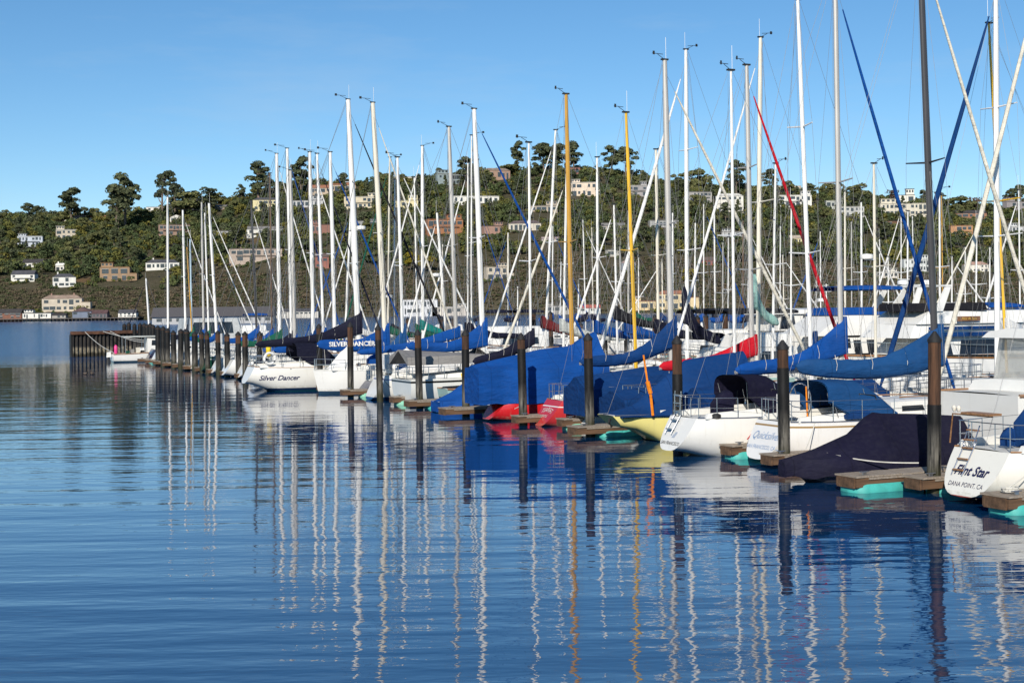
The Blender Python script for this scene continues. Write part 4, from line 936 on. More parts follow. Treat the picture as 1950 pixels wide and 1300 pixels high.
def finger(s, ta, tb, width, label, fl=(( .1, 1.7),), green=False, group='finger docks along the front row', zt=.42):
    width *= .78; X, Y = W(s, ta); o = empty('finger_dock', (X, Y, 0), ANG, label, 'dock', group); L = tb-ta; h = width/2; rd = random.Random(int(s*10))
    n = max(2, int(L/.28)); mb = MB()
    for i in range(n):
        a = L*i/n; mb.box(a+.008, a+L/n-.008, -h+rd.uniform(-.02, .02), h+rd.uniform(-.02, .02), zt-.04, zt+rd.uniform(-.004, .004))
    mb.build('deck', PLANK, o, smooth=False)
    f = MB(); f.box(.03, L, -h+.03, -h+.09, zt-.28, zt-.044); f.box(.03, L, h-.09, h-.03, zt-.28, zt-.044); f.box(.0, .06, -h+.091, h-.091, zt-.30, zt-.046)
    f.build('fascia', FASC, o, smooth=False)
    f = MB(); f.box(.4, L-.01, -h+.0, -h+.028, zt-.10, zt-.05); f.build('rubbing_strip', PLANK, o, smooth=False)
    for a, b in fl:
        k = MB(); rg = []
        for x, q in ((a, .5), (a+.10, .85), (a+.3, 1), (b-.3, 1), (b-.10, .85), (b, .5)):
            yy = h*1.06*q; zc = -.02; hz = (.36+.0)*(.55+.45*q)/1.6+.06
            rg.append([(x, -yy, zc-hz*.5), (x, -yy*1.06, zc), (x, -yy*.95, zc+hz*.75), (x, -yy*.6, zc+hz), (x, yy*.6, zc+hz), (x, yy*.95, zc+hz*.75), (x, yy*1.06, zc), (x, yy, zc-hz*.5)])
        fo = k.loft(rg).build('float', FLOATG if green else FLOATM, o, ang=.9)
        MB().loft([[(x, y*1.012, .045 if z > 0 else -.05) for x, y, z in (r_[1], r_[2], r_[5], r_[6])] for r_ in rg[1:-1]], closed=True).build('weed_line', WEED, fo)
    for a in (.35, min(L-.3, 4.5)):
        MB().tube([(a-.15, -h*.7, zt+.09), (a, -h*.7, zt+.08), (a+.15, -h*.7, zt+.09)], [.012, .022, .012], 6).box(a-.05, a+.05, -h*.7-.02, -h*.7+.02, zt, zt+.07).build('cleat', STEEL, o)
    return o
def rope(p0, p1, sag, label, r=.014, mat=None, group='mooring lines'):
    P0, P1 = Vector(p0), Vector(p1); pts = [P0+(P1-P0)*k/12-Vector((0, 0, sag*math.sin(math.pi*k/12))) for k in range(13)]
    return tag(MB().tube(pts, r, 5).build('mooring_line', mat or ROPEW), label, 'rope', group)
X, Y = W(-8, 0); o = MB()
for i in range(60): o.box(i*2.2+.01, i*2.2+2.19, -1, 1, .2, .52)
wk = o.build('dock_walkway', PLANK, smooth=False); wk.location = (*W(-9, 12.2), 0); wk.rotation_euler = (0, 0, math.atan2(UY, UX)); tag(wk, 'long plank walkway between the two rows of boats', kind='structure')

# piles at the ends of the fingers: pixel x, top pixel y, sleeve top pixel y
PL = [(1776, 628, 770, 'dark piling rising in front of the blue covered boom, beside the stern ladder boat'),
 (1492, 645, 700, 'piling in front of the white boat with the dark grey mast'),
 (1290, 637, 712, 'piling behind the white stern with a folding ladder, over the red sail cover'),
 (1123, 632, 682, 'piling just left of the orange staff and yellow hull'),
 (996, 632, 664, 'piling between the two red hulls'),
 (887, 626, 665, 'piling at the front edge of the large blue boat cover'),
 (799, 626, 662, 'piling before the white hull with the black rub rail'),
 (724, 617, 647, 'piling at the end of the lettered blue sail cover'),
 (668, 612, 660, 'piling in front of the white sheeted double ended boat'),
 (611, 615, 636, 'piling crossing the bow of the ivory boat with script name')]
HP = []
for x, yt, ys, lab in PL:
    s = solve_s(-.15, x, 760); zt_ = zat(s, -.15, x, yt)-.25; zs = zat(s, -.15, x, ys); HP.append(s)
    pile(s, -.15, zt_, lab, 'piles along the front row', zs)
for x, yt, ys, lab in [(494, 630, 655, 'brown topped piling just left of the navy boom end'), (467, 630, 660, 'brown topped piling behind the yellow fender'), (454, 630, 654, 'brown topped piling beside the yellow fender'),
                       (433, 632, 650, 'brown topped piling third from the end of the brown topped ones'), (416, 628, 652, 'brown topped piling fourth from the yellow fender'), (396, 630, 646, 'brown topped piling second farthest of its kind'), (385, 629, 645, 'farthest of the brown topped pilings')]:
    s = solve_s(-.15, x, 690); pile(s, -.15, zat(s, -.15, x, yt)-.25, lab, 'piles along the front row', zat(s, -.15, x, ys), r=.2)
for x, yt in [(371, 630), (357, 626), (344, 625), (331, 628), (319, 624), (311, 620), (301, 619), (292, 617), (286, 614), (281, 616), (275, 614), (266, 614), (257, 615), (246, 613), (237, 615)]:
    if x > 296: s = solve_s(-.15, x, 680); t = -.15
    else: Zp = 146+(296-x)*.30; s, t = st(ab(x, 650)[0]*Zp, Zp)
    pile(s, t, zat(s, t, x, yt)-.25, 'black capped piling in the crowd at the far dock end', 'black pilings crowded at the far dock end', r=.24)

# fingers: s, start, end, width, label
finger(.95, -1.9, 8.5, 1.1, 'weathered finger dock with long turquoise float beside the navy covered boat', ((.05, 2.2), (3.5, 5.2)))
finger(-.15, -.75, .9, .95, 'short dock stub around the darkest near piling', ((.6, 1.5),))
RS, RT = st(*on_water(1916, 982))
finger(RS+.35, RT, RT+9, 1.1, 'finger dock with coiled hose at the right picture edge', ((.1, 1.7), (4, 6)))
finger(HP[1]+.1, -.7, 11, .9, 'dock stub around the piling before the script lettered boat', ((1.0, 2.6),), True)
finger(8.95, -.2, 11, .9, 'finger dock with red ropes between the two white sterns', ((.1, 1.6),))
finger(HP[3]-.2, -1.0, 11, 1.1, 'finger dock under the piling beside the yellow hull', ((1.0, 2.8),))
finger(HP[3]+3.2, .2, 11, .9, 'finger dock beside the red transom boat', ((.2, 1.8),), True)
finger(HP[4]-.1, -.6, 11, .9, 'finger dock under the piling between the two red hulls', ((1, 2.5),), True)
finger(HP[5]-.3, -1.4, 11, 1.2, 'weathered finger dock below the large blue cover', ((2.0, 3.6), (4.2, 5.8)), True)
finger(HP[6]-.2, -.9, 11, 1.1, 'finger dock under the piling by the black rub rail hull', ((1, 2.6),))
finger(HP[6]+3.0, -.5, 11, 1.0, 'finger dock beside the white stern with ladder cloth', ((.2, 1.8),), True)
finger(HP[8]-.1, -.7, 11, .9, 'small dock stub under the piling before the sheeted boat', ((1.0, 2.4),), True)
finger(HP[9]+.1, -.3, 11, .9, 'finger dock between sheeted boat and ivory boat', ((.8, 2.2),))
fs_ = [66, 70.5, 75, 79.5, 84, 88.5, 93, 97.5, 102, 106, 110]
for k, s in enumerate(fs_): finger(s, -.6, 9, 1.0, 'far finger dock among the crowded black pilings' if s > 80 else ['finger dock below the farthest brown topped pilings', 'finger dock left of the twin white sterns', 'finger dock next beyond the twin white sterns', 'third finger dock beyond the twin white sterns'][k % 4], ((1.0, 2.2),), k % 3 == 0, 'far finger docks' if s > 80 else 'finger docks along the front row')

# ------------------------------------------------------------------ front row, from the near end
TXT_NAVY = M('navy_lettering', (.01, .012, .07), .4); TXT_BLK = M('black_lettering', (.01, .01, .012), .5); TXT_WHITE = M('white_lettering', (.72, .71, .68), .6); TXT_SKY = M('pale_blue_lettering', (.22, .34, .55), .5)
TXT_GOLD = M('gold_lettering', (.75, .5, .12), .4); REDROPE = M('red_rope', (.5, .03, .03), .9); NAMEB = wood('name_board', (.22, .085, .02), (1, 5, 5), .35)
def ladder(root, x0, z0, x1, z1, y, w_=.34, n=4, steps=TEAK, lift=.0):
    l = MB()
    for sd in (-1, 1): l.tube([(x0-.06, y+sd*w_/2, z0+lift), (x1-.06, y+sd*w_/2, z1+lift)], .016, 6)
    lo = l.build('swim_ladder', STEEL, root)
    for k in range(n):
        f = (k+.5)/n; x, z = x0+(x1-x0)*f-.06, z0+(z1-z0)*f+lift
        MB().box(x-.05, x+.05, y-w_/2, y+w_/2, z-.015, z+.015).build('step', steps, lo, smooth=False)
def cover_bag(root, x, y, z0, w_, d, h, col, name='wheel_cover'):
    MB().loft([[(x-w_/2, y-d/2, z0), (x+w_/2, y-d/2, z0), (x+w_/2, y+d/2, z0), (x-w_/2, y+d/2, z0)], [(x-w_/2, y-d/2, z0+h*.5), (x+w_/2*1.02, y-d/2, z0+h*.5), (x+w_/2, y+d/2, z0+h*.5), (x-w_/2, y+d/2, z0+h*.5)],
               [(x-w_*.12, y-d*.4, z0+h*.85), (x+w_*.5, y-d*.4, z0+h*.9), (x+w_*.5, y+d*.4, z0+h*.9), (x-w_*.12, y+d*.4, z0+h*.85)], [(x+w_*.18, y-d*.15, z0+h), (x+w_*.4, y-d*.15, z0+h), (x+w_*.4, y+d*.15, z0+h), (x+w_*.18, y+d*.15, z0+h)]]).build(name, CL[col], root, ang=.9)
def fender(root, x, y, z, col, r=.11, l=.5): MB().lathe([(.02, z-l/2-.05), (r*.7, z-l/2), (r, z-l/2+.1), (r, z+l/2-.1), (r*.6, z+l/2), (.02, z+l/2+.07)], 10, (x, y)).build('fender', col, root)

FS, FT = st(*on_water(1812, 962)); FT += .15
r1, fn, h = sailboat('ivory sailboat with teak rail and folding stern ladder at the right edge', FS, FT, 1, 10.8, 3.3, (1.22, 1.12, 1.5), 'flint', det=3, wst=.54, zt=.18, cabin=.5, mast=(2190, 2180, -300), mw=14)
k = .75/1.22
decal('Flint Star', .29, h, (.62, .0, .74), (0, -1, 0), (k, 0, 1), (1, 0, 0), TXT_NAVY, h, shear=.3, bold=.008)
decal('DANA POINT, CA', .14, h, (.3, .0, .44), (0, -1, 0), (k, 0, 1), (1, 0, 0), TXT_NAVY, h)
decal('— S —', .10, h, (3.4, -1.5, .95), (1, 0, 0), (0, 0, 1), (0, 1, 0), TXT_NAVY, h)
ladder(r1, .42, .62, .86, 1.35, .40, .34, 3); ladder(r1, .8, 1.3, 1.0, 1.75, .42, .34, 2)
for q_, yq in ((3.9, -1.62), (5.6, -1.70)): fender(r1, q_, yq, .55, CL['dblue'], .12, .55)
cover_bag(r1, 2.2, -.25, 1.25, .95, .5, 1.1, 'dblue'); cover_bag(r1, 1.35, -.2, 1.3, .24, .24, .42, 'dblue', 'winch_cover'); cover_bag(r1, 3.35, -.9, 1.3, .3, .3, .35, 'dblue', 'winch_cover')
MB().tube([(.8, 1.1, 1.3), (.72, .9, 2.0), (.72, -.4, 2.0)], .02, 6).box(.6, .95, -.45, .5, 2.02, 2.07).build('stern_seat', TEAK, r1)
for yy in (.85, .7): MB().lathe([(.02, 2.05), (.05, 2.09), (.055, 2.16), (.02, 2.2)], 8, (.72, yy)).build('cleaning_float', M('cream_plastic', (.75, .7, .6), .4), r1)
MB().tube([(3.0, -1.35, 1.25), (3.2, -1.3, 1.42), (3.5, -1.3, 1.46), (3.6, -1.35, 1.3)], .025, 6).build('yellow_hose', CL['yellow'], r1)
cm = MB()
for i in range(26): an = i*.75; cm.tube([(.17*math.cos(an)*(1+i*.004), .17*math.sin(an), .02+i*.004), (.17*math.cos(an+.75)*(1+i*.004), .17*math.sin(an+.75), .02+i*.004)], .018, 5, False)
o = cm.build('coiled_line', ROPEW); o.location = (*W(RS+.35, RT+.45), .43); tag(o, 'coiled pale rope on the finger dock at the right picture edge', 'rope')

# white power cruiser with clear enclosure, stern behind the dark piling
X0 = solve_t(2.3, 1868, 780)
pb, fn, h = powerboat('white power cruiser with clear vinyl enclosure and grey stern panel behind the near piling', 2.4, X0, 1, 11.5, 3.6, (2.15, 2.1, 2.4), 'white',
  blocks=[dict(x0=1.1, x1=8.8, w=3.3, w1=2.4, z0=2.1, z1=2.42, rf=1.6, ra=.1, n='deckhouse', wins=[]),
          dict(x0=1.9, x1=5.2, w=2.9, w1=2.6, z0=2.42, z1=3.60, rf=.5, ra=.1, m=VINYL, n='enclosure', crown=.02),
          dict(x0=1.6, x1=5.5, w=3.15, w1=2.9, z0=3.61, z1=3.77, rf=.2, ra=.1, n='hardtop', crown=.10)], rails=True)
MB().box(-.03, -.004, -1.35, 1.35, .35, 2.05).build('stern_panel', M('pale_grey_gelcoat', (.52, .52, .52), .4), pb, smooth=False)
MB().box(-.045, -.032, -.2, 1.1, 1.86, 1.92).build('stern_slot', TXT_BLK, pb, smooth=False)
for xx_ in (2.1, 3.2, 4.4):
    for sd in (-1, 1): MB().tube([(xx_, sd*1.46, 2.44), (xx_+.12, sd*1.34, 3.6)], .04, 6).build('enclosure_post', MAST['white'], pb)
for yy in (-.5, .4): cabin_block(pb, 3.0, 3.5, .55, .55, 2.4, 3.1, .05, .15, M('cream_seat', (.6, .55, .45), .6), 'helm_seat', crown=.05)

# navy covered runabout
sN = 3.05; r, fn, h = sailboat('low boat hidden under a navy cover peaked in the middle', sN, 3.55, -1, 5.8, 2.0, (.55, .5, .6), 'navy', det=2, cabin=0, rails=False, name='covered_runabout', stern='plumb', zt=-.1, wst=.8,
    tarp=dict(x0=-.05, x1=5.85, ridge=[(-.1, 1.5), (1.4, 1.62), (2.6, 1.68), (3.0, 1.74), (3.7, 1.2), (4.9, .82), (5.9, .62)], col='purple', drop=.38, eave=.18, hang=.10)); r['category'] = 'motor boat'

# white sailboat with dark mast and silver script
r4, fn, h = sailboat('white sailboat with dark grey mast, long worn blue boom cover and pale script', 7.35, -.3, 1, 12.0, 2.95, (1.22, 1.10, 1.5), 'quick', det=3, wst=.56, zt=.14, full=.58,
    mast=(1783, 1750, -140), mcol='dark', mw=16, boom=(1516, 690, 700), bcol='wblue', bk=dict(thick=.60, peak=.78, wid=.2, sag=.08), furl='cream', fr=.10, dodg=(1540, 1672, 1.05, 'wblue'), cabin=.46, spreaders=1, cabx=(4.3, 8.4))
k = .75/1.2
decal('Quicksilver', .30, h, (.6, -.02, .80), (0, -1, 0), (k, 0, 1), (1, 0, 0), TXT_SKY, h, shear=.4)
decal('SAN FRANCISCO, CA', .15, h, (.35, 0, .48), (0, -1, 0), (k, 0, 1), (1, 0, 0), TXT_SKY, h)
decal('————————————————————————', .10, h, (5.2, -1.4, .98), (1, 0, 0), (0, 0, 1), (0, 1, 0), TXT_NAVY, h, sx=1.9)
MB().box(.9, 1.3, -.55, .05, 1.35, 2.0).build('stern_locker', CABINM, r4, ang=.4)
MB().tube([(1.35, -.85, 1.2), (1.3, -.86, 2.25)], .024, 6).build('dan_buoy_pole', CL['orange'], r4)
MB().tube([(1.7, .0, 1.5)]+[(1.7+.02*math.sin(a), .55*math.cos(a), 1.75+.55*math.sin(a)) for a in [i*.35 for i in range(19)]], .02, 5).build('steering_wheel', STEEL, r4)
MB().box(3.55, 3.7, -.45, .3, 1.3, 2.0).build('companionway_board', TEAK, r4, smooth=False)
cover_bag(r4, 3.0, -1.0, 1.25, .8, .2, .25, 'dblue', 'sheet_bag')

# white sailboat with folding ladder
r5, fn, h = sailboat('white sailboat with short steel ladder, navy spray hood and blue peaked sail cover', 10.35, -1.55, 1, 11.7, 3.0, (1.2, 1.08, 1.45), 'whiten', det=3, wst=.52, zt=.20,
    mast=(1601, 1590, -60), mcol='grey', mw=13, boom=(1400, 668, 706), bcol='blue', bk=dict(thick=.48, peak=.75, wid=.17), furl='blue', fr=.10, dodg=(1392, 1490, 1.15, 'purple'), cabin=.44, spreaders=1)
k = .75/1.2
decal('ill', .26, h, (.5, 0, .66), (0, -1, 0), (k, 0, 1), (1, 0, 0), TXT_SKY, h, shear=.4)
decal('SAN FRANCISCO', .14, h, (.32, 0, .42), (0, -1, 0), (k, 0, 1), (1, 0, 0), TXT_BLK, h)
ladder(r5, .38, .7, .74, 1.25, .25, .36, 2, STEEL); cover_bag(r5, 1.9, -.4, 1.15, .55, .5, .85, 'purple'); ladder(r5, .74, 1.25, .78, 2.0, .25, .36, 3, STEEL)
MB().lathe([(.16, 1.2), (.16, 1.3), (.08, 1.34)], 12, (1.35, -.9)).build('outboard_bracket', BLACKM, r5)

for q_, yq in ((3.4, -1.50), (5.0, -1.55)): fender(r5, q_, yq, .6, CL['cream'], .11, .5)
for q_, yq in ((4.2, -1.42),): fender(r4, q_, yq, .55, CL['dblue'], .12, .5)
# boat wholly under a blue tarp behind it
r6, fn, h = sailboat('sailboat fully under a blue tarp behind the folding ladder boat, white mast', 13.2, 1.5, 1, 9.8, 3.0, (1.1, 1.0, 1.4), 'white', det=2, mast=(1546, 1519, 0), mcol='white', mw=11, boom=(1480, 680, 700), bcol='dblue', bk=dict(thick=.3, peak=.7),
    tarp=dict(x0=-.2, x1=7.2, ridge=[(-.2, 1.9), (3, 1.95), (7.2, 1.95)], col='dblue', drop=.5, eave=.55), cabin=.4, spreaders=2)

# yellow hull
ty = solve_t(15.3, 1152, 795)
r7, fn, h = sailboat('pale yellow sailboat with long overhanging stern under a sloping blue cover', 15.3, ty+1.0, 1, 10.5, 2.7, (.95, .85, 1.2), 'yellow', det=3, stern='counter', wst=.42, zt=.55, cabin=.35, mast=(1398, 1392, 135), mw=8, rails=False, full=.36,
    tarp=dict(x0=-.75, x1=4.6, ridge=[(-.8, 1.05), (.1, 1.25), (1.0, 1.9), (2.2, 2.75), (4.6, 3.0)], col='dblue', drop=.05, eave=.08), spreaders=1)
MB().tube([(.3, -1.0, .95), (.22, -1.0, 1.7)], .05, 6).tube([(.22, -1.0, 1.7), (.12, -.98, 2.1)], .075, 8).tube([(.12, -.98, 2.1), (.0, -.95, 3.0)], .035, 6).build('orange_staff', CL['orange'], r7)
MB().tube([(-.85, -.15, .95), (-.9, -.1, .7), (-.8, -.1, .55)], .05, 6).build('stern_fitting', BLACKM, r7)

# red sail cover boat
r8, fn, h = sailboat('white sailboat with bright red sail cover and red furled headsail', 18.0, .9, 1, 11, 3.1, (1.1, 1.0, 1.4), 'white', det=2, mast=(1432, 1422, 125), mcol='grey', mw=12, boom=(1256, 672, 699), bcol='red', bk=dict(thick=.46, peak=.38, wid=.16), furl='red', fr=.11, cabin=.55, spreaders=2, tarp=dict(x0=-.1, x1=5.5, ridge=[(-.1, 1.6), (3, 1.75), (5.5, 1.8)], col='dblue', drop=.45, eave=.5))
# long dark blue boom cover, tarp below
r9, fn, h = sailboat('white sailboat with long dark blue boom cover and thick grey mast, tarp on deck', 20.7, .8, 1, 11.4, 3.1, (1.0, .95, 1.4), 'white', det=2, mast=(1279, 1266, 115), mcol='grey', mw=14, boom=(1104, 655, 690), bcol='dblue', bk=dict(thick=.46, peak=.8, wid=.18, sag=.16), furl='cream', fr=.11,
    tarp=dict(x0=-.1, x1=7.0, ridge=[(-.1, 2.0), (.6, 2.05), (3, 2.3), (7.0, 2.35)], col='dblue', drop=.45, eave=.65), cabin=.5, spreaders=1)
# small red sloop
r10, fn, h = sailboat('small red sloop with white deck, white lettered transom and yellow mast', 23.0, .2, 1, 8.2, 2.3, (1.0, .9, 1.15), 'reds', det=3, wst=.62, zt=.0, cabin=.4, mast=(1212, 1192, 215), mcol='yellow', mw=9, spreaders=1, stern='rev')
k = .75
decal('TSARIAT', .24, h, (.45, 0, .62), (0, -1, 0), (k, 0, 1), (1, 0, 0), TXT_WHITE, h, arc=.35)
decal('SEATTLE', .13, h, (.28, 0, .38), (0, -1, 0), (k, 0, 1), (1, 0, 0), TXT_WHITE, h)
o = MB().box(1.5, 1.95, -1.45, -1.38, .12, .92).build('hanging_cloth', CL['white'], r10)
# red hull under blue cover, gold mast
r11, fn, h = sailboat('red hulled sailboat under a tall bright blue cover with varnished gold mast', 26.6, -.55, 1, 9.5, 2.8, (.85, .75, 1.1), 'red', det=2, stern='rev', wst=.5, zt=.05, cabin=.35, rails=False, mast=(1090, 1078, 180), mcol='gold', mw=11,
    tarp=dict(x0=-.55, x1=5.2, ridge=[(-.6, 2.3), (.4, 2.5), (2.6, 2.9), (3.9, 3.0), (4.7, 3.4), (5.2, 3.6)], col='blue', drop=.1, eave=1.35, hang=.05))
sailboat('sailboat behind the big blue cover, grey blue bunched canvas on its boom', 29.3, .8, 1, 10, 2.9, (1.1, 1.0, 1.3), 'white', det=2, mast=(1010, 1007, 272), mw=7, mcol='white', boom=(900, 652, 690), bcol='navy', bk=dict(thick=.45, peak=.3), cabin=.5, tarp=dict(x0=.3, x1=4.6, ridge=[(.3, 2.5), (4.6, 2.75)], col='navy', drop=.1, eave=.8))
# covered dinghy and grey skiff
r12, fn, h = sailboat('small dinghy shrouded in a crumpled blue tarp down to the water', 32.3, -.4, 1, 3.4, 1.6, (.5, .45, .6), 'white', det=2, cabin=0, rails=False, name='covered_dinghy', stern='plumb', tarp=dict(x0=-.1, x1=3.3, ridge=[(-.1, .55), (.7, .9), (1.6, 1.5), (3.3, 1.6)], col='blue', drop=.42, eave=.12, hang=.1)); r12['category'] = 'dinghy'
r13, fn, h = powerboat('pale grey skiff with dark canvas behind the blue shrouded dinghy', 33.8, .5, 1, 3.6, 1.5, (.55, .5, .6), 'aqua', name='grey_skiff', cat='dinghy', rails=False, z=.42)
MB().loft([[(.1, -.7, .5), (3, -.5, .55), (3, .5, .55), (.1, .7, .5)], [(.2, -.6, .62), (2.9, -.4, .7), (2.9, .4, .7), (.2, .6, .62)]]).build('skiff_cover', CL['black'], r13)
# white hull with black rub rail
r14, fn, h = sailboat('white motor sailer with black rub rail, registration numbers and grey awning', 38.3, .1, 1, 11, 3.3, (1.25, 1.2, 1.65), 'rub', det=2, stern='plumb', zt=-.1, wst=.85, cabin=.55, mast=(921, 903, 208), mw=12, mcol='white', boom=(774, 655, 660), bcol='blue', bk=dict(thick=.5, peak=.95, wid=.19), furl='blue', fr=.11, spreaders=1)
decal('CF 121 BN', .20, h, (3.4, -1.6, .98), (1, 0, 0), (0, 0, 1), (0, 1, 0), TXT_BLK, h)
MB().loft([[(-.2, -1.3, 2.35), (4.0, -1.3, 2.4), (4.0, 0, 2.75), (4.0, 1.3, 2.4), (-.2, 1.3, 2.35), (-.2, 0, 2.7)], [(-.2, -1.35, 1.95), (4.0, -1.35, 2.0), (4.0, 0, 2.7), (4.0, 1.35, 2.0), (-.2, 1.35, 1.95), (-.2, 0, 2.65)]]).build('awning', CL['grey'], r14)
MB().tube([(2.5, -1.7, .55), (2.55, -1.75, 1.1), (2.5, -1.6, 1.5)], .06, 6).build('fender_strap', CL['yellow'], r14)
fender(r14, 4.6, -1.72, .75, CL['cream'], .13, .8)
# white sailboat with teak stripe
r15, fn, h = sailboat('white sailboat with draped white sheets, blue boom cover and pale grey mast', 42.9, -.15, 1, 10, 3.0, (1.25, 1.15, 1.5), 'whiteb', det=2, wst=.64, zt=.0, mast=(870, 855, 242), mcol='grey', mw=10, boom=(680, 640, 672), bcol='blue', bk=dict(thick=.4, peak=.25), cabin=.5, spreaders=1)
decal('————————————', .12, h, (2.4, -1.3, 1.02), (1, 0, 0), (0, 0, 1), (0, 1, 0), TEAK, h, sx=1.8)
tarp_mesh(r15, fn, 10, 1.2, 4.6, [(1.2, 2.1), (2.6, 3.0), (3.4, 2.8), (4.6, 2.2)], CL['white'], -.1, .3, 'draped_sheet', out=.75)
MB().box(.75, 1.0, -.7, -.1, 1.6, 2.35).build('ladder_cloth', CL['white'], r15, smooth=False); cover_bag(r15, 1.6, -.6, 1.3, .6, .4, .6, 'dblue'); cover_bag(r15, .5, .6, 1.85, .5, .5, .5, 'blue', 'grill_cover')
# small navy hull
r16, fn, h = sailboat('small navy hulled sailboat squeezed between two white ones', 46.2, .3, 1, 8.5, 2.3, (.8, .75, 1.0), 'navy', det=2, mast=(768, 757, 300), mw=8, boom=(690, 655, 672), bcol='wblue', cabin=.4, furl='white', fr=.08)
# white double ender under a white sheet, lettered cover on its boom
r17, fn, h = sailboat('white double ended boat with pointed white sheet tent and lettered blue boom cover', 49.8, -.75, 1, 9.0, 2.7, (1.35, 1.1, 1.5), 'white', det=2, stern='canoe', zt=-.2, mast=(736, 710, 196), mcol='cream', mw=12, boom=(604, 655, 656), bcol='blue', bk=dict(thick=.66, peak=.7, wid=.17), furl='cream', fr=.09, cabin=.45, spreaders=1)
xt_ = solve_t(48.4, 684, 690)+.75
tarp_mesh(r17, fn, 9, .55, xt_, [(.55, 1.45), (xt_*.75, 2.5), (xt_-.1, 2.95), (xt_, 2.7)], CL['white'], .15, .12, 'sheet_tent', out=.9)
cv = [c for c in r17.children if c.name.startswith('sail_cover')][0]; b_ = r17['boom']
decal('SILVER DANCER', .36, cv, ((b_[0]+b_[2])/2-.05, -1, (b_[1]+b_[3])/2+.02), (1, 0, 0), (0, 0, 1), (0, 1, 0), TXT_WHITE, cv, sx=1.05, bold=.012, off=.035)
# ivory boat with script name
r18, fn, h = sailboat('long ivory sailboat with teak rail, script name on its side and navy boom cover', 54.6, -4.15, 1, 13.8, 3.7, (1.45, 1.2, 1.75), 'dancer', det=2, wst=.45, zt=.5, stern='rev', rake_b=2.2, mast=(684, 663, 190), mw=13, mcol='white', boom=(486, 632, 657), bcol='navy', bk=dict(thick=.5, peak=.9, wid=.2), furl='black', fr=.10, furl2=None, dodg=(556, 640, 1.3, 'navy'), cabin=.62, spreaders=2, cabx=(4.6, 10.5), radar=.5)
decal('Silver Dancer', .40, h, (solve_t(53.0, 534, 722)+4.15, -1.6, .80), (1, 0, 0), (0, 0, 1), (0, 1, 0), TXT_NAVY, h, shear=.35, bold=.008)
lb = MB(); P = [(1.25, -1.25+.0, 1.75)]
lb.tube([(1.55+.32*math.cos(a), -1.25, 1.95+.32*math.sin(a)) for a in [i*math.pi/8 for i in range(17)]], .075, 7, False); lb.build('life_ring', CABINM, r18)
MB().loft([[(6.4, -1.3, 1.5), (8.2, -1.2, 1.5), (8.2, -1.0, 2.0), (6.7, -1.0, 2.15)], [(6.4, .2, 1.5), (8.2, .2, 1.5), (8.2, .2, 2.1), (6.7, .2, 2.2)]]).build('hatch_cover', CL['white'], r18)
cabin_block(r18, 8.3, 9.6, 1.9, 1.8, 1.5, 1.95, .1, .1, CABINM, 'tan_window_box', wins=[(8.4, 9.5, 1.6, 1.85)], winmat=M('tan_blind', (.45, .36, .22), .7))
r19, fn, h = sailboat('white sailboat with blue motor cover nested behind the ivory boat stern', 60.4, -2.3, 1, 11.5, 3.2, (1.3, 1.2, 1.55), 'white', det=2, wst=.6, zt=.25, mast=(638, 629, 290), mw=9, boom=(520, 650, 668), bcol='blue', bk=dict(thick=.5, peak=.6), furl='blue', fr=.10, cabin=.55)
cover_bag(r19, .9, -.4, 1.35, .9, .5, .4, 'navy', 'motor_cover'); fender(r19, 1.2, -1.0, 2.3, CL['yellow'], .16, .9)

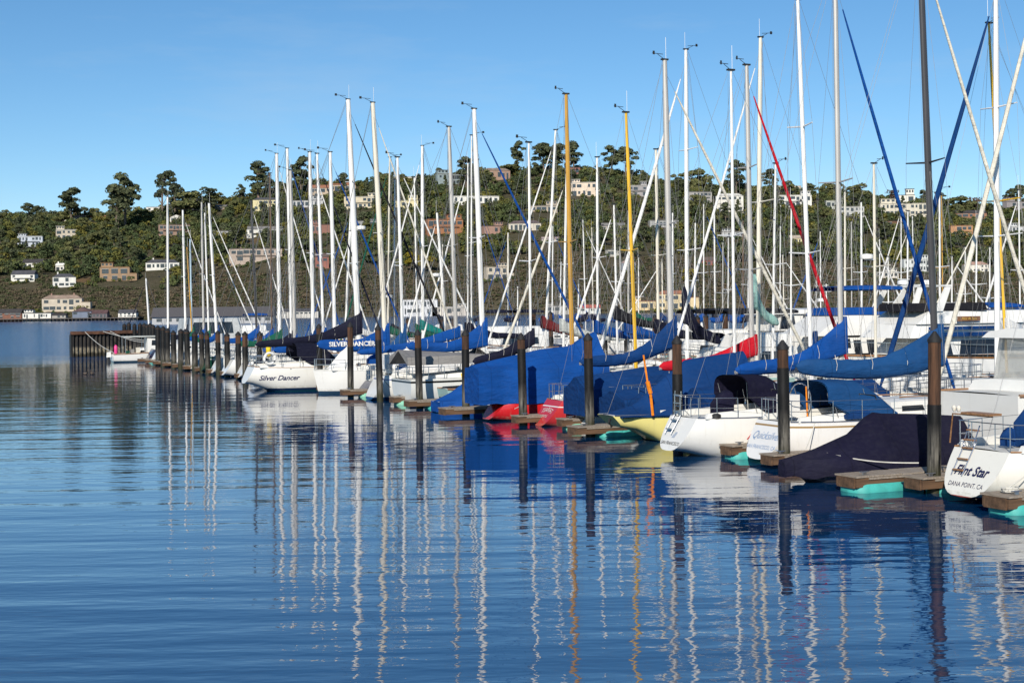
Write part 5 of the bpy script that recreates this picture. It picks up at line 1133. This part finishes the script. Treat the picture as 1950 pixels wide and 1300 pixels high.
# ------------------------------------------------------------------ front row, far half: small in the picture
# s, stern t, length, beam, hull, mast (base x, top x, top y), width px, colour, boom (end x, y mast, y end), cover, furl, label
FR = [(65.5, -.8, 10, 3.0, 'white', (617, 604, 293), 7, 'white', (545, 650, 665), 'blue', 'navy', 'far white sailboat third left of the ivory boat, navy furled sail'),
 (70.2, -.6, 10.5, 3.1, 'whiteb', (597, 590, 290), 9, 'white', (520, 652, 665), 'dblue', 'white', 'far white sailboat with white furled sail behind the navy boom end'),
 (74.6, -.7, 10, 3.0, 'white', (562, 553, 325), 9, 'grey', (500, 660, 668), 'blue', None, 'far white sailboat with thick grey mast and blue cover'),
 (79, -.5, 11, 3.1, 'white', (556, 547, 283), 8, 'white', (488, 650, 662), 'navy', 'blue', 'far white sailboat with blue furled headsail and slim tall mast'),
 (83.4, -.4, 11, 3.1, 'green', (533, 527, 293), 9, 'white', (450, 648, 655), 'green', 'white', 'far green hulled sailboat with white tall mast and green boom cover'),
 (88, -.2, 10, 3.0, 'white', (518, 514, 330), 5, 'brown', (455, 645, 655), 'blue', None, 'far white sailboat with thin dark brown mast'),
 (92.5, .0, 10, 2.9, 'white', (490, 478, 382), 6, 'dark', (430, 640, 650), 'blue', 'white', 'far sailboat with leaning dark mast and white furled sail'),
 (97, .0, 9, 2.8, 'white', (414, 398, 387), 7, 'white', (385, 640, 650), 'blue', 'white', 'far sailboat with thick white mast leaning left'),
 (101, .2, 9, 2.8, 'whiteb', (398, 390, 405), 5, 'white', (372, 640, 648), 'green', 'white', 'far sailboat with slim white mast beside the grey one'),
 (104.5, .2, 9, 2.8, 'white', (388, 384, 385), 6, 'grey', (360, 638, 646), 'blue', None, 'far sailboat with thick grey mast near the dock end'),
 (108, .2, 8, 2.6, 'white', (367, 356, 470), 4, 'gold', (345, 640, 646), 'green', None, 'far small sailboat with golden mast'),
 (111.5, .3, 8, 2.6, 'navy', (366, 362, 455), 5, 'blue', (338, 640, 646), 'navy', None, 'far navy hulled sailboat with pale blue mast'),
 (114.5, .3, 9, 2.8, 'white', (354, 348, 400), 6, 'white', (325, 636, 643), 'navy', 'white', 'far sailboat with white mast and broad masthead near the dock end'),
 (118.5, .3, 8.5, 2.7, 'white', (320, 319, 375), 6, 'white', (300, 634, 640), 'navy', None, 'far sailboat with the upright white mast tallest near the dock end')]
for s, t0, L, B, hu, mst, mw, mc, bm, bc, fu, lab in FR:
    sailboat(lab, s, t0, 1, L, B, (1.25, 1.1, 1.4), hu, mast=mst, mw=mw, mcol=mc, boom=bm, bcol=bc, bk=dict(thick=.5, peak=.6, wid=.2), furl=fu, fr=.09, det=2 if s < 90 else 1, rails=s < 100, cabin=.5, group='sailboats at the far end of the front row', backstay=s < 100, zt=.15)
sailboat('last small sailboat with short white mast and navy furled sail at the dock end', solve_s(16, 285), 19.5, -1, 7.5, 2.4, (1, .9, 1.1), 'white', mast=(285, 278, 530), mw=5, furl='navy', fr=.09, det=1, cabin=.4, rails=False, spreaders=1, boom=None)

# ------------------------------------------------------------------ back row: bows towards the walkway (bow to the left)
def back(label, mst, t, L, mw, mc, cover, furl=None, hu='white', bend=None, y0=632, y1=640, det=2, fr=.1, bk=None, **kw):
    s = solve_s(t, mst[0], 620); t0 = t+.58*L
    e = bend if bend else mst[0]+ab(0, 0)[0]*0+ (.40*L*.9)/W(s, t)[1]*F
    rk = dict(cabin=.55, group='sailboats in the row behind the walkway'); rk.update(kw)
    return sailboat(label, s, t0, -1, L, L*.29, (1.2, 1.05, 1.45), hu, mast=mst, mw=mw, mcol=mc, boom=(e, y0, y1) if cover else None, bcol=cover, bk=bk or dict(thick=.42, peak=.4, wid=.2), furl=furl, fr=fr, det=det, **rk)
BK = [(dict(label='back row sailboat with white mast and furled sail slanting left past the tan mast', mst=(805, 804, 278), t=16, L=11, mw=8, mc='white', cover='teal', furl='white', y0=625, y1=640)),
 (dict(label='back row sailboat with slim white mast just left of the blue furled sail', mst=(897, 898, 258), t=16, L=10.5, mw=5, mc='white', cover='navy')),
 (dict(label='back row sailboat with short slim white mast and drooping white furled sail', mst=(890, 891, 310), t=16.5, L=9.5, mw=5, mc='white', cover='navy', furl='white')),
 (dict(label='back row sailboat with white mast and maroon cover', mst=(1036, 1058, 248), t=15, L=10.5, mw=7, mc='white', cover='maroon', furl='white', y0=622, y1=640, fr=.1)),
 (dict(label='back row sailboat with pale grey cover left of the gold mast', mst=(1072, 1079, 330), t=15, L=10.5, mw=7, mc='white', cover='pgrey', furl='cream', y0=628, y1=645, fr=.13)),
 (dict(label='back row sailboat with white mast and blue cover right of the gold mast', mst=(1138, 1137, 300), t=15, L=10, mw=7, mc='white', cover='blue', furl=None)),
 (dict(label='back row sailboat with short mast and dark cover left of the yellow mast', mst=(1176, 1169, 390), t=15, L=9, mw=6, mc='white', cover='black', furl='white', y0=605, y1=622)),
 (dict(label='back row sailboat with very thick white furled sail slanting far left', mst=(1308, 1306, 95), t=15, L=13.5, mw=10, mc='white', cover='navy', bend=1372, furl='white', fr=.15, y0=610, y1=650, bk=dict(thick=.6, peak=1.3, wid=.22), spreaders=2)),
 (dict(label='back row sailboat with white grey mast just behind the yellow one', mst=(1196, 1197, 400), t=17, L=9.5, mw=6, mc='grey', cover='blue')),
 (dict(label='back row sailboat with plain white mast left of the thick grey one', mst=(1254, 1249, 285), t=15, L=10, mw=8, mc='cream', cover='navy', y0=632, y1=640)),
 (dict(label='back row sailboat with cream mast and pale aqua cover', mst=(1442, 1448, 72), t=15, L=12.5, mw=11, mc='cream', cover='aqua', bend=1482, furl='white', fr=.1, y0=580, y1=615, hu='aqua', bk=dict(thick=.5, peak=1.1, wid=.2))),
 (dict(label='back row sailboat with white mast right of the cream one', mst=(1470, 1477, 312), t=16, L=10, mw=7, mc='white', cover=None)),
 (dict(label='back row sailboat with slim white mast before the trawler windows', mst=(1505, 1507, 392), t=17, L=9.5, mw=5, mc='white', cover=None)),
 (dict(label='back row sailboat with thick white mast and blue furled sail slanting left', mst=(1898, 1896, -40), t=14.5, L=13.5, mw=14, mc='white', cover=None, furl='dblue', fr=.15, y0=620, y1=640, spreaders=2)),
 (dict(label='back row sailboat with leaning yellow mast at right', mst=(1918, 1883, 45), t=16.5, L=12, mw=8, mc='yellow', cover='white', y0=640, y1=650)),
 (dict(label='back row sailboat with white radar mast behind the blue bimini', mst=(1667, 1664, 312), t=17, L=10.5, mw=8, mc='cream', cover=None, radar=.55, y0=600, y1=610)),
 (dict(label='back row sailboat whose cream furled sail crosses the upper right corner', mst=(2010, 2000, -150), t=14.5, L=13.5, mw=12, mc='white', cover='blue', furl='cream', fr=.13)),
 (dict(label='back row sailboat with thin cream mast beside the cream furled sail', mst=(738, 742, 300), t=15, L=10.5, mw=5, mc='cream', cover='green', furl='green')),
 (dict(label='back row sailboat with slim white mast and radar dome left of centre', mst=(750, 752, 342), t=16, L=10, mw=5, mc='white', cover='navy', radar=.3)),
 (dict(label='back row sailboat with slim mast between two furled sails', mst=(795, 789, 338), t=17, L=10, mw=5, mc='white', cover='green')),
 (dict(label='back row sailboat with orange brown lower mast and grey cover', mst=(852, 832, 405), t=14.5, L=9, mw=7, mc='white', cover='grey', furl='white', radar=.55)),
 (dict(label='back row sailboat with a white mast hidden behind the tallest white one', mst=(680, 668, 440), t=15.5, L=9, mw=5, mc='white', cover='white', furl='white')),
 (dict(label='back row sailboat with blue furled sail slanting left behind the left masts', mst=(656, 668, 400), t=15.5, L=10, mw=6, mc='white', cover='blue', furl='blue'))]
for kw in BK: back(**kw)

# ------------------------------------------------------------------ farther docks: slim masts seen between the others
TH = [(1340, 1340, 388, 4, 'white', 'blue', 'slim white mast boat of the far docks, left of a blue furled sail', 'blue'), (1362, 1360, 392, 5, 'white', 'navy', 'white mast boat of the far docks, right of a blue furled sail', 'blue'),
 (1281, 1281, 405, 5, 'white', 'blue', 'white mast boat of the far docks hidden beside the thick grey mast', None), (1609, 1609, 365, 6, 'cream', 'navy', 'cream mast boat of the far docks right behind the thick grey mast', None),
 (1641, 1640, 385, 6, 'white', 'blue', 'white mast boat of the far docks with crossing white furled sail', 'white'), (1716, 1716, 392, 4, 'white', 'blue', 'thin mast boat of the far docks behind the crossing blue sails', 'white'),
 (1727, 1729, 402, 5, 'white', 'navy', 'white mast boat of the far docks just left of the dark mast', None), (1790, 1789, 362, 6, 'white', 'blue', 'white mast boat of the far docks just right of the dark mast', None),
 (1796, 1793, 372, 4, 'gold', 'navy', 'thin gold mast boat of the far docks right of the dark mast', None), (1943, 1940, 362, 5, 'white', 'blue', 'white mast boat of the far docks at the right picture edge', 'white'),
 (1051, 1053, 430, 4, 'white', 'blue', 'short thin mast boat of the far docks left of the leaning white mast', 'blue'), (1100, 1102, 540, 4, 'white', 'blue', 'very short mast boat of the far docks beside the gold mast', None),
 (1116, 1110, 418, 4, 'white', 'navy', 'thin white mast boat of the far docks with slanting furled sail', 'white'), (1216, 1216, 490, 4, 'white', 'green', 'short thin mast boat of the far docks right of the yellow mast', None),
 (1415, 1415, 420, 5, 'brown', 'blue', 'brown mast boat of the far docks behind the grey red sail mast', None), (1386, 1387, 452, 4, 'white', 'blue', 'short white mast boat of the far docks behind the blue furled sail', None),
 (1485, 1486, 430, 4, 'white', 'navy', 'thin mast boat of the far docks between the white and red sails', None), (1676, 1675, 455, 4, 'white', 'blue', 'short white mast boat of the far docks beside the radar mast', None),
 (985, 986, 545, 4, 'white', 'navy', 'very short mast boat of the far docks under a leaning furled sail', None), (1563, 1562, 440, 4, 'white', 'blue', 'thin mast boat of the far docks crossed by the red furled sail', 'blue'),
 (1838, 1838, 470, 4, 'white', 'blue', 'short thin mast boat of the far docks under the cream furled sail', None), (1884, 1885, 470, 4, 'white', 'blue', 'short thin mast boat of the far docks left of the thick white mast', None)]
for i, (xb, xt, yt, mw, mc, cov, lab, fu) in enumerate(TH):
    t = 40+(i % 3)*7; s = solve_s(t, xb, 600); L = 10
    sailboat(lab, s, t+5.8 if i % 2 else t-4.2, -1 if i % 2 else 1, L, 2.9, (1.2, 1.05, 1.4), 'white' if i % 4 else 'navy', mast=(xb, xt, yt), mw=mw, mcol=mc, boom=(xb+(26 if i % 2 else -26), 606, 609), bcol=cov, bk=dict(thick=.5, peak=.25, wid=.25), furl=fu, fr=.1, det=1, cabin=.55, group='sailboats of the far docks', rails=False)
rdm = random.Random(21)
for i, x in enumerate([838, 872, 915, 946, 968, 1024, 1066, 1092, 1130, 1158, 1184, 1228, 1262, 1296, 1322, 1352, 1376, 1408, 1424, 1458, 1494, 1522, 1552, 1578, 1622, 1656, 1692, 1706, 1742, 1762, 1812, 1828, 1858, 1872, 1906, 1930][::2]):
    t = 38+rdm.uniform(0, 26); s = solve_s(t, x, 600); d_ = 1 if rdm.random() < .5 else -1; yt = rdm.uniform(395, 505)
    mc = rdm.choice(['white', 'white', 'white', 'cream', 'grey']); fu = rdm.choice([None, None, 'white', 'cream', 'blue'])
    sailboat('slender masted sailboat among the crowd at the far docks', s, t-4.2*d_, d_, 10, 2.9, (1.2, 1.05, 1.4), 'white', mast=(x, x+rdm.uniform(-5, 5), yt), mw=rdm.uniform(3.6, 5.2), mcol=mc, boom=(x-24*d_, 607, 609), bcol=rdm.choice(['blue', 'navy', 'blue', 'dblue']), bk=dict(thick=.45, peak=.25, wid=.25), furl=fu, fr=.1, det=1, cabin=.55, group='crowd of slender masted sailboats at the far docks', rails=False)
for k, (x, y) in enumerate([(776, 612), (840, 612), (862, 612), (1017, 600), (1050, 596), (1152, 628), (1193, 625), (1330, 610), (1382, 605), (1247, 608), (1345, 607), (1105, 622)]):
    s = solve_s(30, x, 630); zt_ = zat(s, 30, x, y-4); pile(s, 30, min(4.2, max(2.9, zt_)), 'bare brown piling of the dock behind the back row', 'pilings of the dock behind the back row', 2.2, r=.2)

# ------------------------------------------------------------------ motor yachts of the next dock, bows to the left
def frame(px, t, half):
    """s of the visible side, a function from picture column to boat length, and one from picture row to height"""
    sf = solve_s(t, px, 640); t0 = t+14
    return sf+half, t0, (lambda x: t0-solve_t(sf, x, 650)), (lambda x, y: zat(sf, solve_t(sf, x, y), x, y))
s, t0, fx_, fz = frame(1476, 27, 1.9)
A1 = dict(x0=fx_(1640), x1=fx_(1472), w=3.6, w1=3.2, z0=1.7, z1=fz(1520, 628), rf=.3, ra=.1, wins=[])
powerboat('white trawler with raked dark pilothouse windows and long roof overhang', s, t0, -1, 17, 4.2, (1.4, 1.4, 2.0), 'white', rake_b=2,
  blocks=[A1, dict(x0=fx_(1640), x1=fx_(1474), w=3.5, w1=3.2, z0=fz(1520, 629), z1=fz(1520, 598), rf=1.1, ra=.1, n='pilothouse', wins=[(fx_(1522), fx_(1490), fz(1520, 626), fz(1520, 601)), (fx_(1562), fx_(1530), fz(1520, 628), fz(1520, 601)), (fx_(1600), fx_(1570), fz(1520, 628), fz(1520, 601))]),
          dict(x0=fx_(1650), x1=fx_(1468), w=3.9, w1=3.0, z0=fz(1520, 597.8), z1=fz(1520, 590), rf=.2, ra=.2, n='pilothouse_roof', crown=.10)], pole=(fx_(1610), fz(1520, 590), fz(1520, 540)))
s, t0, fx_, fz = frame(1598, 26.5, 2.1)
z1, z2, z3 = fz(1650, 642), fz(1650, 638), fz(1650, 600)
nb, fn, h = powerboat('white motor yacht with blue flybridge canvas and dark side doors, small brown name board', s, t0, -1, 18, 4.6, (1.5, 1.4, 1.9), 'white', rake_b=2,
  blocks=[dict(x0=fx_(1800), x1=fx_(1592), w=4.0, w1=3.8, z0=1.8, z1=z1, rf=.5, ra=.1, wins=[(fx_(1626), fx_(1606), fz(1650, 662), fz(1650, 644)), (fx_(1646), fx_(1632), fz(1650, 678), fz(1650, 647)), (fx_(1676), fx_(1657), fz(1650, 678), fz(1650, 647)), (fx_(1730), fx_(1690), fz(1650, 665), fz(1650, 648))]),
          dict(x0=fx_(1790), x1=fx_(1560), w=4.3, w1=3.6, z0=z2, z1=z3, rf=1.9, ra=.2, n='flybridge', crown=.02)], canvas=(fx_(1740), fx_(1608), 4.0, z3+.02, fz(1650, 585), 'blue'), bim=(fx_(1745), fx_(1618), 3.4, fz(1650, 566), fz(1650, 542), 'blue'), arch=(fx_(1748), 3.6, z3, fz(1650, 545)))
cb = [c for c in nb.children if c.name.startswith('flybridge')][0]
def board(root, xa, xb, za, zb, w_, tx=None):
    o = MB().box(xa, xb, w_+.02, w_+.06, za, zb).build('name_board', NAMEB, root, smooth=False)
    if tx: decal(tx, (zb-za)*.8, o, ((xa+xb)/2, w_+.5, (za+zb)/2), (-1, 0, 0), (0, 0, 1), (0, -1, 0), TXT_GOLD, o, shear=.3)
board(nb, fx_(1725), fx_(1685), fz(1700, 622), fz(1700, 612), 2.12)
s, t0, fx_, fz = frame(1742, 25.5, 2.2)
zt1, zt2, zt3 = fz(1830, 642), fz(1830, 617), fz(1830, 592)
nb2, fn, h = powerboat('large white motor yacht with black bridge canvas, navy side stripes and gold lettered board', s, t0, -1, 18, 4.8, (1.6, 1.5, 2.0), 'white', rake_b=2,
  blocks=[dict(x0=fx_(1985), x1=fx_(1760), w=4.2, w1=3.9, z0=1.9, z1=zt1, rf=.8, ra=.1, wins=[(fx_(1820), fx_(1790), fz(1830, 675), fz(1830, 648)), (fx_(1905), fx_(1832), fz(1830, 675), fz(1830, 648))]),
          dict(x0=fx_(2000), x1=fx_(1736), w=4.5, w1=4.1, z0=zt1+.005, z1=zt2, rf=.5, ra=.1, n='deck_band', crown=.02),
          dict(x0=fx_(1960), x1=fx_(1752), w=4.4, w1=4.0, z0=zt2+.03, z1=zt3, rf=1.0, ra=.1, n='flybridge', crown=.02)], canvas=(fx_(1885), fx_(1758), 4.1, zt3+.02, fz(1830, 576), 'black'),
  stripe=[(fx_(1960), fx_(1768), 4.46, fz(1830, 640), fz(1830, 632), 'dblue'), (fx_(1960), fx_(1768), 4.46, fz(1830, 627), fz(1830, 621), 'dblue')], arch=(fx_(1800), 3.8, zt3, fz(1830, 545)), bim=(fx_(1965), fx_(1900), 3.4, fz(1830, 585), fz(1830, 576), 'blue'))
board(nb2, fx_(1866), fx_(1823), fz(1840, 611), fz(1840, 602), 2.19, 'Pilot At Ease')
# small cruisers showing between the masts: x, t, label, canvas
for x, t, lab, cv_, L, hu in [(905, 24, 'white cabin cruiser with navy bimini behind the blue sail cover', 'navy', 9, 'white'), (960, 26, 'white cabin cruiser with cream deckhouse right of the white mast', 'navy', 9, 'white'),
   (1240, 44, 'long white motor yacht far behind the yellow mast', None, 13, 'white'), (830, 30, 'white motor boat far behind the teal cover', None, 8, 'white'), (455, 17, 'white boat with blue canvas and bright deck behind the brown topped pilings', 'blue', 9, 'white'),
   (1330, 24, 'pale aqua boat with cluttered deck behind the red sail cover', 'black', 9, 'aqua'), (640, 24, 'white cabin boat behind the navy boom cover', None, 8, 'white'), (1390, 18, 'cream cabin boat with black canopy right behind the red cover', 'black', 9, 'white')]:
    s = solve_s(t, x, 630)
    powerboat(lab, s, t+L*.5, -1, L, 3.2, (1.3, 1.3, 1.8), hu, blocks=[dict(x0=1.0, x1=L*.72, w=2.7, w1=2.2, z0=1.3, z1=2.4, rf=.9, ra=.1, wins=[(L*.2, L*.38, 1.6, 2.2), (L*.42, L*.58, 1.6, 2.2)]), dict(x0=1.4, x1=L*.55, w=2.5, w1=2.1, z0=2.42, z1=3.1, rf=.8, ra=.1, n='flybridge')],
        bim=(1.2, L*.42, 2.4, 4.0, 4.6, cv_) if cv_ and cv_ != 'black' else (1.0, L*.6, 2.6, 3.9, 4.5, 'black') if cv_ else None, name='cabin_cruiser', group=None)
xs, ys = on_water(300, 655)
powerboat('grey white floating pilothouse boat with large window at the dock end', 124, 13.5, -1, 9, 3.8, (1.2, 1.2, 1.5), 'white', blocks=[dict(x0=1, x1=7.6, w=3.6, w1=3.4, z0=1.2, z1=4.1, rf=.5, ra=.3, m=M('pale_grey_paint', (.5, .52, .52), .5), wins=[(2.0, 6.6, 2.5, 3.7)])], name='pilothouse_boat', rails=False)

# ------------------------------------------------------------------ breakwater and the fishing boat at the dock end
RUST = M('rusty_beam', (.12, .055, .03), .9, var=.6, scale=2, bmp=.05)
def sheet_mat():
    m, nt, bs = _nodes('sheet_pile'); tc = nt.nodes.new('ShaderNodeTexCoord'); sp = nt.nodes.new('ShaderNodeSeparateXYZ'); nt.links.new(tc.outputs['Object'], sp.inputs[0])
    f = ramp(nt, nz(nt, coords(nt, (2, 2, .6)), 1.5, 5), .3, .7); c = mixc(nt, f, (.016, .015, .015), (.05, .042, .035))
    tide = mth(nt, 'ADD', sp.outputs[2], mth(nt, 'MULTIPLY', nz(nt, coords(nt, (1.5, 1.5, 1)), 1.5, 4), .8))
    c = mixc(nt, mth(nt, 'MULTIPLY', ramp(nt, tide, 1.6, 1.3), ramp(nt, nz(nt, coords(nt, (4, 4, 2)), 2, 4), .3, .6)), c, (.28, .24, .17)); c = mixc(nt, ramp(nt, tide, .95, .7), c, (.03, .026, .015))
    nt.links.new(c, bs.inputs['Base Color']); bs.inputs['Roughness'].default_value = .8; return m
A = Vector((*on_water(138, 680), 0)); Bq = Vector((*on_water(262, 676), 0)); dv = Bq-A; bwL = dv.length
bw = empty('breakwater_wall', A, math.atan2(dv.y, dv.x), 'dark corrugated sheet pile breakwater with rusty top beam', 'breakwater')
zt_ = EYE+ab(138, 632)[1]*A.y
mb = MB(); nw_ = int(bwL/.42)
prof = []
for i in range(nw_*4+1):
    ph = i % 4; prof.append((bwL*i/(nw_*4), (0, .0, .32, .32)[ph]-.16))
mb.loft([[(x, y, -1) for x, y in prof], [(x, y, zt_-.3) for x, y in prof]], closed=False); mb.build('sheet_piling', sheet_mat(), bw, smooth=False)
MB().box(-.1, bwL+.1, -.35, .35, zt_-.298, zt_+.06).build('cap_beam', RUST, bw, smooth=False)
MB().loft([[(0, .36, -1), (0, .9, -1), (0, .9, zt_-.3), (0, .36, zt_-.3)], [(bwL, .36, -1), (bwL, .9, -1), (bwL, .9, zt_-.3), (bwL, .36, zt_-.3)]]).build('backing_wall', BLACKM, bw, smooth=False)
fx, fy = on_water(214, 690); fs, ft = st(fx, fy)
fb_, fn, h = powerboat('small white fishing boat with pink fender and canvas top at the dock end', fs, ft, 1, 7.2, 2.5, (.8, .8, 1.2), 'white', blocks=[dict(x0=3.2, x1=5.4, w=2.0, w1=1.5, z0=.8, z1=2.3, rf=.7, ra=.0, n='cuddy', wins=[(3.6, 4.5, 1.6, 2.1)])], rails=False, outboard=True, name='fishing_boat', det=1)
MB().box(1.0, 4.6, -1.05, 1.05, 2.42, 2.52).build('canvas_top', CL['pgrey'], fb_, ang=.3)
for sx_ in (1.1, 3.0):
    for sd in (-1, 1): MB().tube([(sx_, sd*1.0, .8), (sx_, sd*1.0, 2.42)], .03, 5).build('top_post', STEEL, fb_)
fender(fb_, .25, -.6, 1.25, M('pink_fender', (.8, .05, .25), .5), .17, .8)
for k in range(4): MB().box(1.2+k*.5, 1.55+k*.5, -.6+.3*(k % 2), -.2+.3*(k % 2), .8, 1.1+.15*(k % 3)).build('gear_box', [CL['green'], CL['grey'], CL['cream'], CL['black']][k], fb_, ang=.3)
p = bw.matrix_basis
def bwp(f): v = A+dv*f; return (v.x, v.y-.2, zt_)
q = W(fs, ft+.2); q2 = W(fs, ft+4.5)
rope(bwp(.2), (q[0], q[1], .9), .25, 'pale mooring line from the breakwater beam to the fishing boat stern', .035)
rope(bwp(.47), (q2[0], q2[1], 1.9), .2, 'double mooring line from the breakwater beam to the fishing boat cabin', .035)
rope(bwp(.58), (q2[0]+.3, q2[1], 1.9), .5, 'slack mooring line from the breakwater beam to the fishing boat cabin', .035)
# mooring lines of the near boats
rope((*W(8.95, .6), .55), (*W(9.3, 1.2), 1.0), .05, 'red mooring rope tied from the finger dock to the folding ladder boat', .02, REDROPE); rope((*W(8.9, 1.5), .56), (*W(8.3, .8), 1.15), .08, 'red mooring rope tied from the finger dock to the script lettered boat', .02, REDROPE)
rope((*W(5.7, .4), .55), (*W(6.1, 1.0), 1.2), .05, 'pale mooring line from the dock stub up to the script lettered hull', .014)
rope((*W(1.2, .6), .55), (*W(3.0, -1.2), .8), .1, 'white line from the finger dock to the navy covered boat', .018)
rope((*W(RS+.5, RT+.5), .5), (*W(FS-1.2, FT+1.7), 1.2), .04, 'thin line from the finger dock up to the ivory stern', .014)
rope((*W(16.3, 1.4), .55), (*W(15.6, 1.9), .95), .05, 'mooring line from the finger dock to the pale yellow hull', .016)
rope((*W(54.8, 2.6), .6), (*W(53.0, -1.5), 1.35), .15, 'mooring line running along the ivory boat side', .016)
rope((*W(42.0, 1.0), .55), (*W(41.6, .2), 1.2), .1, 'dark mooring line at the white stern with ladder cloth', .016, BLACKM)
rope((*W(25.2, .2), .55), (*W(25.6, .9), .85), .05, 'pale mooring line from the dock to the red hull under the cover', .016)
# two ducks on the water
DUCK = M('duck_feathers', (.12, .09, .07), .9, var=.4, scale=12); PALE = M('pale_duck_feathers', (.5, .48, .44), .9)
def duck(x, y, lab):
    X, Y = on_water(x, y); o = empty('duck', (X, Y, 0), random.uniform(0, 6), lab, 'duck', None)
    b = MB(); b.loft([[(xx, r_*math.cos(a), .06+zz+r_*.75*math.sin(a)) for a in [k*math.pi/5 for k in range(10)]] for xx, r_, zz in ((-.26, .01, .1), (-.2, .05, .05), (-.08, .11, .02), (.06, .12, .02), (.14, .09, .05), (.17, .05, .13), (.18, .045, .2), (.2, .055, .26), (.24, .05, .27), (.29, .02, .25), (.34, .008, .24))]); b.build('body', DUCK, o)
    return o
duck(163, 713, 'duck swimming left of the other on the dark reflection'); duck(176, 713, 'duck swimming right of the other on the dark reflection')
